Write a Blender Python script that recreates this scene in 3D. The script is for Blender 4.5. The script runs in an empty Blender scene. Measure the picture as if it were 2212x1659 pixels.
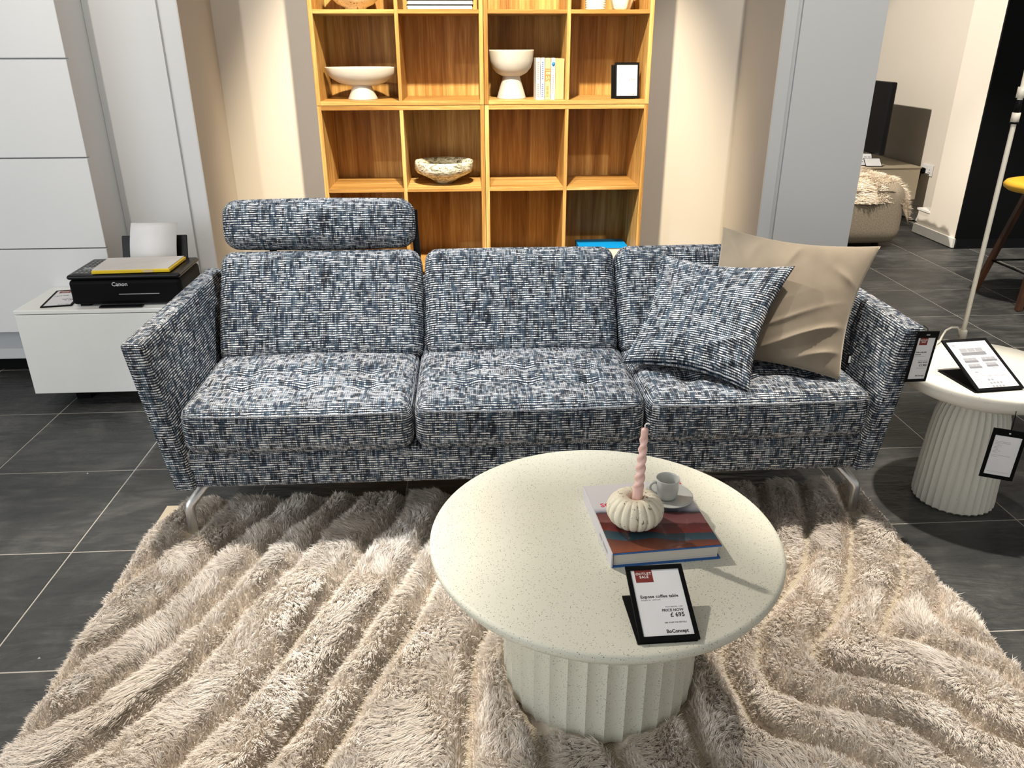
import bpy, bmesh, math, random
import numpy as np
from mathutils import Vector, Matrix
random.seed(7); rng = np.random.default_rng(7)
S = bpy.context.scene
COL = S.collection
PI = math.pi

# ------------------------------------------------------------------ camera
cam_d = bpy.data.cameras.new('camera'); cam = bpy.data.objects.new('camera', cam_d); COL.objects.link(cam)
cam_d.sensor_width = 36.0; cam_d.lens = 1687.1 / 2212 * 36; cam_d.clip_start = 0.05
_p, _y, _r = .4125194, .0563891, .0017255
fw = Vector((math.sin(_y)*math.cos(_p), math.cos(_y)*math.cos(_p), -math.sin(_p)))
r0 = Vector((math.cos(_y), -math.sin(_y), 0)); d0 = fw.cross(r0)
rt = math.cos(_r)*r0 + math.sin(_r)*d0; dn = -math.sin(_r)*r0 + math.cos(_r)*d0
cam.matrix_world = Matrix(((rt.x, -dn.x, -fw.x, 0), (rt.y, -dn.y, -fw.y, 0), (rt.z, -dn.z, -fw.z, 1.43), (0, 0, 0, 1)))
S.camera = cam

# ------------------------------------------------------------------ world, lights, exposure
W = bpy.data.worlds.new('world'); S.world = W; W.use_nodes = True
W.node_tree.nodes['Background'].inputs[0].default_value = (1.0, 0.985, 0.96, 1)
W.node_tree.nodes['Background'].inputs[1].default_value = 0.43
S.view_settings.view_transform = 'Standard'; S.view_settings.look = 'None'
S.view_settings.gamma = 1.0; S.view_settings.use_curve_mapping = False
S.view_settings.exposure = 0.14
S.cycles.max_bounces = 5; S.cycles.diffuse_bounces = 3; S.cycles.glossy_bounces = 2; S.cycles.transmission_bounces = 2
WARM = (1.0, .87, .64); NEUT = (1.0, .93, .835); COOL = (.93, .97, 1.0)
def spot(name, loc, target, watts, angle, col=NEUT, blend=.5, radius=.035):
    l = bpy.data.lights.new(name, 'SPOT'); l.energy = watts; l.color = col
    l.spot_size = math.radians(angle); l.spot_blend = blend; l.shadow_soft_size = radius
    o = bpy.data.objects.new(name, l); COL.objects.link(o); o.location = loc
    o.rotation_euler = (Vector(target) - Vector(loc)).to_track_quat('-Z', 'Y').to_euler()
    return o
spot('track_spot_table',  (-1.40, 3.05, 2.85), (0.60, 1.20, 0.3), 275, 52, NEUT)
spot('track_spot_sofa',   (-0.10, 2.32, 2.90), (0.05, 2.95, 0.5), 250, 62, COOL)
spot('track_spot_sofa_left', (-0.95, 2.36, 2.90), (-0.88, 1.50, 0.1), 290, 44, NEUT)
spot('track_spot_rug',    (1.35, 2.36, 2.90), (1.28, 1.75, 0.0), 330, 38, NEUT)
spot('track_spot_shelf',  (0.05, 2.20, 2.92), (0.09, 3.85, 1.25), 570, 56, WARM)
spot('track_spot_alcove', (-0.95, 2.2, 2.90), (-0.9, 4.1, 1.2), 25, 60, NEUT)
spot('fill_spot_pillar', (1.45, 1.3, 2.90), (1.62, 3.66, 0.9), 130, 46, NEUT)  # fill spot added only to brighten the right pillar, no lamp known there
spot('track_spot_printer', (-1.8, 1.5, 2.90), (-1.7, 3.4, 0.8), 85, 80, NEUT)
spot('track_spot_tv',     (0.7, 5.6, 2.60), (3.7, 6.5, 0.8), 480, 60, NEUT)
spot('track_spot_stool',  (2.9, 3.9, 2.90), (3.1, 4.35, 0.3), 360, 75, NEUT)
spot('track_spot_side_table', (2.2, 2.7, 2.90), (1.65, 2.2, 0.4), 62, 36, NEUT)
# daylight of the shop window behind the camera on the left
wd = bpy.data.lights.new('shop_window_daylight', 'AREA'); wd.shape = 'RECTANGLE'; wd.size = 3.0; wd.size_y = 2.2; wd.energy = 52; wd.color = (.86, .94, 1.0)
wo = bpy.data.objects.new('shop_window_daylight', wd); COL.objects.link(wo); wo.location = (-3.35, -.6, 1.5)
wo.rotation_euler = (Vector((0.2, 1.6, .5)) - Vector(wo.location)).to_track_quat('-Z', 'Y').to_euler()

# ------------------------------------------------------------------ object helpers
def link(o, parent=None):
    COL.objects.link(o)
    if parent is not None: o.parent = parent
    return o
def tag(o, label, cat, group=None):
    o['label'] = label; o['category'] = cat
    if group: o['group'] = group
    return o
def thing(name, label, cat, loc=(0, 0, 0), rot=(0, 0, 0), group=None, matrix=None):
    o = bpy.data.objects.new(name, None); o.empty_display_size = .05; link(o)
    if matrix is not None: o.matrix_world = matrix
    else: o.location = loc; o.rotation_euler = rot
    return tag(o, label, cat, group)
def struct(o): o['kind'] = 'structure'; return o
def mk(name, verts, faces, mat, parent=None, smooth=False, uvs=None):
    me = bpy.data.meshes.new(name); me.from_pydata([tuple(v) for v in verts], [], faces)
    if uvs is not None:
        ul = me.uv_layers.new(name='UVMap')
        ul.data.foreach_set('uv', np.array(uvs, dtype=np.float32).ravel())
    if smooth: me.polygons.foreach_set('use_smooth', [True]*len(me.polygons))
    me.update()
    o = bpy.data.objects.new(name, me)
    if mat: me.materials.append(mat)
    return link(o, parent)
def from_bm(name, bm, mat, parent=None, smooth=False):
    me = bpy.data.meshes.new(name); bm.to_mesh(me); bm.free()
    if smooth: me.polygons.foreach_set('use_smooth', [True]*len(me.polygons))
    o = bpy.data.objects.new(name, me)
    if mat: me.materials.append(mat)
    return link(o, parent)
def box(name, lo, hi, mat, parent=None, bevel=0.0, seg=2, fn=None):
    bm = bmesh.new(); bmesh.ops.create_cube(bm, size=1)
    for v in bm.verts:
        v.co = Vector([lo[i] + (v.co[i]+.5)*(hi[i]-lo[i]) for i in range(3)])
    if bevel: bmesh.ops.bevel(bm, geom=bm.edges[:], offset=bevel, segments=seg, affect='EDGES', profile=.5)
    if fn:
        for v in bm.verts: v.co = Vector(fn(*v.co))
    return from_bm(name, bm, mat, parent)
def boxes(name, lst, mat, parent=None):
    V = []; F = []
    for lo, hi in lst:
        b = len(V)
        V += [(x, y, z) for z in (lo[2], hi[2]) for y in (lo[1], hi[1]) for x in (lo[0], hi[0])]
        F += [tuple(b+i for i in f) for f in ((0,2,3,1),(4,5,7,6),(0,1,5,4),(2,6,7,3),(0,4,6,2),(1,3,7,5))]
    o = mk(name, V, F, mat, parent)
    if len(lst) > 1 and name in TINY: o['kind'] = 'stuff'
    return o
TINY = {'print_line', 'button', 'swatch', 'pin_hole', 'spine_print', 'spine_lettering', 'drawing_back'}
def each(name, lst, mat, parent=None):
    return [boxes(name, [b], mat, parent) for b in lst]
def lathe(name, prof, n, mat, parent=None, rfn=None, sx=1., sy=1., smooth=True):
    V = []; F = []
    m = len(prof)
    for i, (r, z) in enumerate(prof):
        for k in range(n):
            a = 2*PI*k/n; rr = r if rfn is None else rfn(r, z, a)
            V.append((rr*math.cos(a)*sx, rr*math.sin(a)*sy, z))
    for i in range(m-1):
        for k in range(n):
            F.append((i*n+k, i*n+(k+1) % n, (i+1)*n+(k+1) % n, (i+1)*n+k))
    if prof[0][0] > 1e-6: F.append(tuple(reversed(range(n))))
    if prof[-1][0] > 1e-6: F.append(tuple((m-1)*n+k for k in range(n)))
    o = mk(name, V, F, mat, parent, smooth)
    bm = bmesh.new(); bm.from_mesh(o.data); bmesh.ops.remove_doubles(bm, verts=bm.verts, dist=1e-6)
    bmesh.ops.recalc_face_normals(bm, faces=bm.faces); bm.to_mesh(o.data); bm.free()
    return o
def autosmooth(o, ang=40):
    me = o.data; bm = bmesh.new(); bm.from_mesh(me)
    for e in bm.edges:
        if len(e.link_faces) == 2: e.smooth = e.calc_face_angle(0) < math.radians(ang)
    for f in bm.faces: f.smooth = True
    bm.to_mesh(me); bm.free(); return o
def sweep(name, pts, sec, mat, parent=None, closed=False, smooth=True, up=(0, 0, 1)):
    """sec: list of (a,b) offsets in the frame across the path, or a radius"""
    if isinstance(sec, (int, float)): sec = [(sec*math.cos(2*PI*k/8), sec*math.sin(2*PI*k/8)) for k in range(8)]
    P = [Vector(p) for p in pts]; n = len(P); m = len(sec); V = []; F = []
    prev = Vector(up)
    for i, p in enumerate(P):
        a = P[(i-1) % n] if (closed or i > 0) else P[0]; b = P[(i+1) % n] if (closed or i < n-1) else P[-1]
        t = (b-a).normalized()
        s = prev - t*prev.dot(t)
        if s.length < 1e-4: s = t.orthogonal()
        s.normalize(); q = t.cross(s); prev = s
        for (u, v) in sec: V.append(p + s*u + q*v)
    for i in range(n if closed else n-1):
        j = (i+1) % n
        for k in range(m): F.append((i*m+k, i*m+(k+1) % m, j*m+(k+1) % m, j*m+k))
    if not closed: F += [tuple(reversed(range(m))), tuple((n-1)*m+k for k in range(m))]
    o = mk(name, V, F, mat, parent, smooth)
    bm = bmesh.new(); bm.from_mesh(o.data); bmesh.ops.recalc_face_normals(bm, faces=bm.faces); bm.to_mesh(o.data); bm.free()
    return o
def cushion(name, size, r, mat, parent=None, n=14, bulge=(0, 0, 0), fn=None, loc=(0, 0, 0), rseg=4, rounding=None):
    """rounded box with metric UVs; bulge pushes each pair of faces outward; fn warps the finished points"""
    hx = [s/2 for s in size]; r = min(r, min(hx)*.98)
    def axis(h):
        c = h - r
        e = [h - r*(1-math.cos(PI/2*k/rseg))*1.0 - 0*k for k in range(0, rseg+1)]
        pos = [h*1.0 - (h-c)*(k/rseg) for k in range(rseg+1)]
        k = max(2, int(round(n*(2*c)/max(size)))+1)
        core = list(np.linspace(-c, c, k+1))
        return [-p for p in pos][:-1] + core + [p for p in reversed(pos)][1:]
    ax = [axis(h) for h in hx]
    key = {}; V = []; F = []; UV = []
    def vert(p):
        kk = tuple(round(c, 6) for c in p)
        if kk in key: return key[kk]
        q = [max(-(hx[i]-r), min(hx[i]-r, p[i])) for i in range(3)]
        d = [p[i]-q[i] for i in range(3)]
        # even out the corner spacing
        d = [math.copysign(math.tan(min(abs(c)/r, 1)*PI/4)*r, c) for c in d]
        L = math.sqrt(sum(c*c for c in d))
        o = [q[i] + (d[i]/L*r if L > 1e-9 else 0) for i in range(3)]
        for i in range(3):
            if bulge[i]:
                j, k2 = [(1, 2), (0, 2), (0, 1)][i]
                w = max(0, 1-(o[j]/hx[j])**2) * max(0, 1-(o[k2]/hx[k2])**2)
                o[i] += math.copysign(bulge[i]*w*min(1, abs(o[i])/hx[i]), o[i])
        if fn: o = list(fn(*o))
        key[kk] = len(V); V.append([o[i]+loc[i] for i in range(3)]); return key[kk]
    for i in range(3):
        j, k2 = [(1, 2), (0, 2), (0, 1)][i]
        for sgn in (-1, 1):
            A, B = ax[j], ax[k2]
            for a in range(len(A)-1):
                for b in range(len(B)-1):
                    quad = [(A[a], B[b]), (A[a+1], B[b]), (A[a+1], B[b+1]), (A[a], B[b+1])]
                    flip = (sgn > 0) != (i != 1)
                    if flip: quad = quad[::-1]
                    f = []
                    for (u, v) in quad:
                        p = [0, 0, 0]; p[i] = sgn*hx[i]; p[j] = u; p[k2] = v
                        f.append(vert(p)); UV.append((u + 3.1*i + .37*sgn + loc[0]*.77, v + 1.7*i + loc[2]*.31))
                    F.append(tuple(f))
    o = mk(name, V, F, mat, parent, True, UV)
    return o
def text(name, body, size, mat, parent, loc, align='LEFT', bold=0.0, rot=0.0, space=1.0, extr=.00015, mtx=None):
    cu = bpy.data.curves.new(name, 'FONT'); cu.body = body; cu.size = size; cu.align_x = align
    cu.offset = bold; cu.extrude = extr; cu.space_character = space; cu.resolution_u = 2
    t = bpy.data.objects.new(name+'_tmp', cu); COL.objects.link(t)
    dg = bpy.context.evaluated_depsgraph_get(); me = bpy.data.meshes.new_from_object(t.evaluated_get(dg))
    bpy.data.objects.remove(t); bpy.data.curves.remove(cu)
    me.materials.clear(); me.materials.append(mat); me.name = name
    o = bpy.data.objects.new(name, me); link(o, parent)
    o.matrix_local = (mtx or Matrix.Identity(4)) @ Matrix.Translation(loc) @ Matrix.Rotation(rot, 4, 'Z')
    return o

# ------------------------------------------------------------------ material helpers
class Mat:
    def __init__(s, name, rough=.6, spec=.5, metal=0.):
        s.m = bpy.data.materials.new(name); s.m.use_nodes = True; s.t = s.m.node_tree; s.n = s.t.nodes
        s.b = s.n['Principled BSDF']; s.b.inputs['Roughness'].default_value = rough
        s.b.inputs['Specular IOR Level'].default_value = spec; s.b.inputs['Metallic'].default_value = metal
    def put(s, sock, v):
        if isinstance(v, bpy.types.NodeSocket): s.t.links.new(v, sock)
        elif isinstance(v, (tuple, list)) and len(v) == 3 and sock.type == 'RGBA': sock.default_value = (*v, 1)
        else: sock.default_value = v
    def math(s, op, a, b=0., c=0., clamp=False):
        n = s.n.new('ShaderNodeMath'); n.operation = op; n.use_clamp = clamp
        s.put(n.inputs[0], a); s.put(n.inputs[1], b); s.put(n.inputs[2], c); return n.outputs[0]
    def smooth(s, x, lo, hi):
        n = s.n.new('ShaderNodeMapRange'); n.interpolation_type = 'SMOOTHSTEP'; s.put(n.inputs['Value'], x)
        s.put(n.inputs['From Min'], lo); s.put(n.inputs['From Max'], hi); return n.outputs[0]
    def coord(s, k='Object'): return s.n.new('ShaderNodeTexCoord').outputs[k]
    def sep(s, v): n = s.n.new('ShaderNodeSeparateXYZ'); s.put(n.inputs[0], v); return n.outputs
    def comb(s, x, y, z=0.):
        n = s.n.new('ShaderNodeCombineXYZ')
        for i, q in enumerate((x, y, z)): s.put(n.inputs[i], q)
        return n.outputs[0]
    def mapv(s, v, scale=(1, 1, 1), rot=(0, 0, 0), loc=(0, 0, 0)):
        n = s.n.new('ShaderNodeMapping'); s.put(n.inputs[0], v)
        n.inputs['Location'].default_value = loc; n.inputs['Rotation'].default_value = rot; n.inputs['Scale'].default_value = scale
        return n.outputs[0]
    def noise(s, v, scale, detail=2., rough=.5, dist=0., w=None):
        n = s.n.new('ShaderNodeTexNoise'); s.put(n.inputs['Vector'], v); n.inputs['Scale'].default_value = scale
        n.inputs['Detail'].default_value = detail; n.inputs['Roughness'].default_value = rough; n.inputs['Distortion'].default_value = dist
        if w is not None: n.noise_dimensions = '4D'; s.put(n.inputs['W'], w)
        return n.outputs[0]
    def white(s, v):
        n = s.n.new('ShaderNodeTexWhiteNoise'); n.noise_dimensions = '3D'; s.put(n.inputs['Vector'], v); return n.outputs['Value']
    def voro(s, v, scale, feat='F1'):
        n = s.n.new('ShaderNodeTexVoronoi'); s.put(n.inputs['Vector'], v); n.inputs['Scale'].default_value = scale; n.feature = feat
        return n.outputs
    def mix(s, f, a, b):
        n = s.n.new('ShaderNodeMix'); n.data_type = 'RGBA'; s.put(n.inputs[0], f); s.put(n.inputs[6], a); s.put(n.inputs[7], b); return n.outputs[2]
    def ramp(s, f, stops, interp='LINEAR'):
        n = s.n.new('ShaderNodeValToRGB'); s.put(n.inputs[0], f); cr = n.color_ramp; cr.interpolation = interp
        while len(cr.elements) < len(stops): cr.elements.new(.5)
        for e, (p, c) in zip(cr.elements, stops): e.position = p; e.color = (*c, 1)
        return n.outputs[0]
    def bump(s, h, strength=.3, dist=.002):
        n = s.n.new('ShaderNodeBump'); s.put(n.inputs['Height'], h); n.inputs['Strength'].default_value = strength
        n.inputs['Distance'].default_value = dist; s.t.links.new(n.outputs[0], s.b.inputs['Normal'])
    def color(s, c): s.put(s.b.inputs['Base Color'], c); return s
    def rand(s): return s.n.new('ShaderNodeObjectInfo').outputs['Random']
def plain(name, col, rough=.6, spec=.5, metal=0., var=.04, scale=12., bump=0.):
    M = Mat(name, rough, spec, metal)
    f = M.noise(M.coord(), scale, 4.)
    lo = tuple(max(0, c*(1-var)) for c in col); hi = tuple(min(1, c*(1+var)) for c in col)
    M.color(M.ramp(f, [(.3, lo), (.7, hi)]))
    if bump: M.bump(M.noise(M.coord(), scale*20, 2.), bump, .001)
    return M.m

def tweed():
    M = Mat('sofa_tweed', .92, .12)
    uv = M.coord('UV'); u, v, _ = M.sep(uv)
    wob = M.noise(uv, 30., 2.); wob = M.math('MULTIPLY', M.math('SUBTRACT', wob, .5), .006)
    v2 = M.math('ADD', v, wob)
    ru = M.math('DIVIDE', u, .0062); rv = M.math('DIVIDE', v2, .0078)
    cu, cv = M.math('FLOOR', ru), M.math('FLOOR', rv)
    fu, fv = M.math('FRACT', ru), M.math('FRACT', rv)
    n1 = M.noise(M.comb(M.math('MULTIPLY', u, 42.), M.math('MULTIPLY', cv, 3.71), 1.3), 1., 1.5)     # runs along a weft row
    n2 = M.noise(M.comb(M.math('MULTIPLY', cu, 3.13), M.math('MULTIPLY', v, 26.), 7.9), 1., 1.5)     # runs along a warp column
    wn = M.white(M.comb(cu, cv, 3.))
    big = M.noise(uv, 9., 2.)
    # pale weft rows run everywhere; dark warp bars sit over them in patches
    m = M.math('ADD', .225, M.math('SUBTRACT', M.math('MULTIPLY', n1, .8), M.math('MULTIPLY', n2, 1.25)))
    m = M.math('ADD', m, M.math('MULTIPLY', M.math('SUBTRACT', big, .5), .30))
    cover = M.math('ADD', .10, M.math('MULTIPLY', M.smooth(m, -.22, .20), .88))
    row = M.math('SUBTRACT', 1., M.smooth(M.math('ABSOLUTE', M.math('SUBTRACT', fv, .5)), .14, .36))
    col = M.math('SUBTRACT', 1., M.smooth(M.math('ABSOLUTE', M.math('SUBTRACT', fu, .5)), .22, .46))
    longrun = M.smooth(M.math('ADD', n1, M.math('MULTIPLY', wn, .12)), .52, .66)
    dot = M.math('MAXIMUM', M.math('ADD', M.math('MULTIPLY', col, .8), .12), longrun)
    wgt = M.math('MULTIPLY', M.math('MULTIPLY', cover, row), dot)
    dark = M.ramp(M.noise(M.comb(M.math('MULTIPLY', cu, 2.7), M.math('MULTIPLY', v, 14.), 2.2), 1., 1.),
                  [(.36, (.008, .010, .015)), (.52, (.016, .028, .046)), (.68, (.050, .078, .105))])
    light = M.ramp(wn, [(0., (.54, .55, .57)), (.5, (.78, .77, .76)), (1., (.88, .85, .81))])
    M.color(M.mix(wgt, dark, light))
    M.bump(M.math('ADD', M.math('MULTIPLY', wgt, 1.), M.math('MULTIPLY', row, .5)), .5, .0025)
    M.b.inputs['Specular IOR Level'].default_value = 0.
    return M.m
def wood(name, grain='Z', tint=1., c0=(.20, .084, .016), c1=(.43, .22, .056), c2=(.72, .47, .17)):
    M = Mat(name, .45, .35)
    sc = {'Z': (1, 1, .045), 'X': (.045, 1, 1), 'Y': (1, .045, 1)}[grain]
    r = M.rand()
    v = M.mapv(M.coord(), sc)
    a = M.noise(v, 26., 5., .6, .9, w=M.math('MULTIPLY', r, 40.))
    b = M.noise(v, 190., 3., .6, .2, w=M.math('MULTIPLY', r, 40.))
    # broad boards of slightly different tone
    x, y, z = M.sep(M.coord()); ax = {'Z': x, 'X': z, 'Y': x}[grain]
    brd = M.white(M.comb(M.math('FLOOR', M.math('ADD', M.math('DIVIDE', ax, .095), M.math('MULTIPLY', r, 9.))), r, 0.))
    f = M.math('ADD', M.math('MULTIPLY', a, .75), M.math('MULTIPLY', b, .30))
    f = M.math('ADD', f, M.math('MULTIPLY', M.math('SUBTRACT', brd, .5), .16))
    M.color(M.ramp(f, [(.30, c0), (.50, c1), (.72, c2)]))
    M.bump(b, .08, .001)
    return M.m
def terrazzo(name, base, speck, scale=260., amount=.15):
    M = Mat(name, .55, .4)
    co = M.coord(); vo = M.voro(co, scale)
    dist, colr = vo['Distance'], vo['Color']
    r, g, b = M.sep(colr)
    pick = M.math('LESS_THAN', r, amount)
    size = M.math('MULTIPLY', g, .34)
    dot = M.math('MULTIPLY', pick, M.math('LESS_THAN', dist, M.math('ADD', size, .06)))
    sp = M.mix(b, speck, tuple(min(1, c*3.2+.03) for c in speck))
    fine = M.noise(co, 420., 2.)
    bs = M.ramp(M.noise(co, 7., 4.), [(.3, tuple(c*.95 for c in base)), (.7, base)])
    bs = M.mix(M.smooth(fine, .60, .72), bs, tuple(c*.88 for c in base))
    M.color(M.mix(dot, bs, sp))
    M.bump(fine, .05, .001)
    return M.m
def slate():
    M = Mat('slate_tile', .42, .45)
    r = M.math('MULTIPLY', M.rand(), 60.); co = M.coord()
    a = M.noise(co, 3.2, 6., .62, 1.4, w=r)
    st = M.noise(M.mapv(co, (1.6, 7., 1.), (0, 0, .5)), 2.2, 5., .6, 1.8, w=r)
    f = M.math('ADD', M.math('MULTIPLY', a, .55), M.math('MULTIPLY', st, .45))
    f = M.math('ADD', f, M.math('MULTIPLY', M.math('SUBTRACT', M.rand(), .5), .10))
    M.color(M.ramp(f, [(.32, (.017, .018, .018)), (.5, (.042, .043, .041)), (.68, (.105, .102, .094))]))
    M.put(M.b.inputs['Roughness'], M.math('ADD', M.math('MULTIPLY', a, .25), .32))
    ter = M.math('ADD', M.math('MULTIPLY', st, 1.), M.math('MULTIPLY', M.noise(co, 40., 4., .6, 0., w=r), .25))
    M.bump(ter, .5, .016)
    return M.m
def paintwall(name, col, rough=.75):
    M = Mat(name, rough, .25); co = M.coord()
    M.color(M.ramp(M.noise(co, 1.6, 4.), [(.3, tuple(c*.965 for c in col)), (.7, col)]))
    M.bump(M.noise(co, 140., 3.), .06, .001); return M.m
def marble():
    M = Mat('veined_marble', .5, .4); co = M.coord()
    a = M.noise(M.mapv(co, (1, 1, 2.5), (.3, .2, .4)), 22., 6., .7, 2.2)
    M.color(M.ramp(a, [(.36, (.05, .05, .03)), (.46, (.42, .38, .25)), (.56, (.80, .76, .62)), (.72, (.90, .88, .80))]))
    M.bump(a, .4, .004); return M.m
def pile_mat(name, a, b):
    M = Mat(name, .9, .15)
    at = M.n.new('ShaderNodeAttribute'); at.attribute_name = 'tint'
    M.color(M.mix(at.outputs['Fac'], a, b)); M.b.inputs['Specular IOR Level'].default_value = 0.
    return M.m
def weave_mat(name, a, b, s=.0075):
    M = Mat(name, .9, .15); x, y, z = M.sep(M.coord())
    fx = M.math('SINE', M.math('MULTIPLY', x, 2*PI/s)); fy = M.math('SINE', M.math('MULTIPLY', y, 2*PI/s))
    f = M.math('MULTIPLY', fx, fy); f = M.math('ADD', M.math('MULTIPLY', f, .5), .5)
    M.color(M.mix(f, a, b)); M.bump(f, .6, .002); return M.m

TWEED = tweed(); PIPE = plain('tweed_piping', (.20, .21, .225), .95, .05, 0., .7, 260.)
OAK_Z, OAK_X, OAK_Y = wood('oak_vertical', 'Z'), wood('oak_horizontal', 'X'), wood('oak_depth', 'Y')
OAK_EDGE = wood('oak_edge', 'X', c0=(.58, .36, .11), c1=(.74, .50, .18), c2=(.82, .60, .26))
TERR = terrazzo('cream_terrazzo', (.68, .665, .555), (.05, .038, .018), 400., .30)
TERR2 = terrazzo('cream_stone', (.74, .71, .62), (.40, .36, .27), 240., .05)
SLATE = slate(); GROUT = plain('grout', (.42, .39, .34), .9)
WHITE = paintwall('white_paint', (.78, .785, .785)); GREYW = paintwall('grey_white_paint', (.62, .63, .645))
PILLW = paintwall('pillar_paint', (.62, .635, .64)); BEIGE = paintwall('beige_paint', (.72, .655, .575))
CREAMW = paintwall('cream_paint', (.76, .69, .59)); BLACKW = plain('black_paint', (.004, .004, .0045), .7, .12)
SKIRT = plain('white_skirting', (.80, .78, .72), .5)
BLK = plain('black_plastic', (.005, .005, .006), .3, .28); BLKM = plain('matt_black', (.003, .003, .0035), .6, .10)
CHROME = plain('brushed_chrome', (.70, .69, .67), .30, .5, .9, .03)
PAPER = plain('white_paper', (.76, .755, .76), .7, .2); INK = plain('black_ink', (.02, .02, .02), .7); GREYINK = plain('grey_ink', (.32, .32, .32), .7)
RED = plain('dark_red_print', (.20, .022, .015), .6); WTXT = plain('white_print', (.86, .84, .80), .6)
LACQ = plain('white_lacquer', (.84, .84, .80), .22, .5, 0., .01)
CER = plain('white_ceramic', (.57, .535, .475), .4, .3); CERG = plain('grey_glaze', (.55, .56, .53), .08, .5, 0., .02)
CREAMC = plain('cream_ceramic', (.80, .74, .60), .5)

# ------------------------------------------------------------------ floor with separate tiles
floor = struct(box('floor', (-3.4, -1.2, -.03), (6.2, 9.2, -.0012), GROUT))
tx0, tpx, ty0, tpy, gap = -1.7375, .5005, 1.557, .5036, .0042
tile0 = None
for j in range(-2, 11):
    for i in range(-3, 14):
        x, y = tx0 + i*tpx, ty0 + j*tpy
        if x > 4.6 or (j < 0 and -1.0 < x < .7): continue
        if tile0 is None:
            tile0 = box('tile', (gap/2, gap/2, -.012), (tpx-gap/2, tpy-gap/2, 0), SLATE, floor, .0012, 1); t = tile0
        else:
            t = bpy.data.objects.new('tile', tile0.data); link(t, floor)
        t.location = (x, y, 0)

# ------------------------------------------------------------------ walls
ZC = 3.0
wl = struct(boxes('wall_left', [((-3.4, 3.60, 0), (-1.576, 3.75, .245)), ((-3.4, 3.476, .245), (-1.576, 3.75, ZC))], WHITE))
boxes('kick_board', [((-3.4, 3.592, 0), (-1.58, 3.60, .075))], BLACKW, wl)
boxes('plinth_panel', [((-3.4, 3.53, .075), (-1.60, 3.60, .245))], GREYW, wl)
zz = .2315
while zz < 2.9:
    top = min(zz+.3785, ZC)
    box('panel', (-3.4, 3.45, zz+.0015), (-1.575, 3.4758, top-.0015), WHITE, wl, .0015, 1)
    zz += .381
pl = struct(box('wall_left_pillar', (-1.575, 3.705, 0), (-1.19, 4.35, ZC), WHITE))
each('facing', [((-1.575, 3.69, .0), (-1.275, 3.705, ZC)), ((-1.259, 3.69, .0), (-1.19, 3.705, ZC))], WHITE, pl)
boxes('reveal_lining', [((-1.1905, 3.69, .0), (-1.187, 4.17, ZC))], BEIGE, pl)
pr_ = struct(box('wall_right_pillar', (1.39, 3.675, 0), (1.845, 4.35, ZC), PILLW))
each('facing', [((1.39, 3.66, 0), (1.447, 3.675, ZC)), ((1.469, 3.66, 0), (1.845, 3.675, ZC))], PILLW, pr_)
boxes('reveal_lining', [((1.387, 3.66, .0), (1.3905, 4.17, ZC))], BEIGE, pr_)
struct(box('wall_back', (-1.19, 4.17, 0), (1.39, 4.35, ZC), BEIGE))
wr = struct(box('wall_right', (3.65, 5.62, 0), (4.1, 6.0, ZC), CREAMW))
boxes('recess_face', [((3.90, 6.0, 0), (4.1, 9.0, ZC))], CREAMW, wr)
boxes('pipe_boxing', [((3.65, 6.0, 0), (3.90, 6.16, .185))], CREAMW, wr)
boxes('ledge_cap', [((3.64, 6.0, .185), (3.90, 6.17, .20))], SKIRT, wr)
struct(boxes('baseboard_right', [((3.632, 5.602, .006), (3.65, 6.17, .075))], SKIRT))
struct(boxes('baseboard_recess', [((3.882, 6.178, .006), (3.90, 9.0, .075)), ((3.65, 6.16, .006), (3.9, 6.178, .075))], SKIRT))
wb = struct(box('wall_right_black', (3.652, 5.606, 0), (6.2, 5.62, ZC), BLACKW))
struct(boxes('baseboard_black', [((3.652, 5.59, .0), (6.2, 5.606, .07))], BLK))
struct(box('wall_far', (1.0, 9.0, 0), (4.1, 9.1, ZC), CREAMW))
struct(box('ceiling', (-3.4, -1.2, ZC), (6.2, 9.2, ZC+.05), WHITE))

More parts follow.
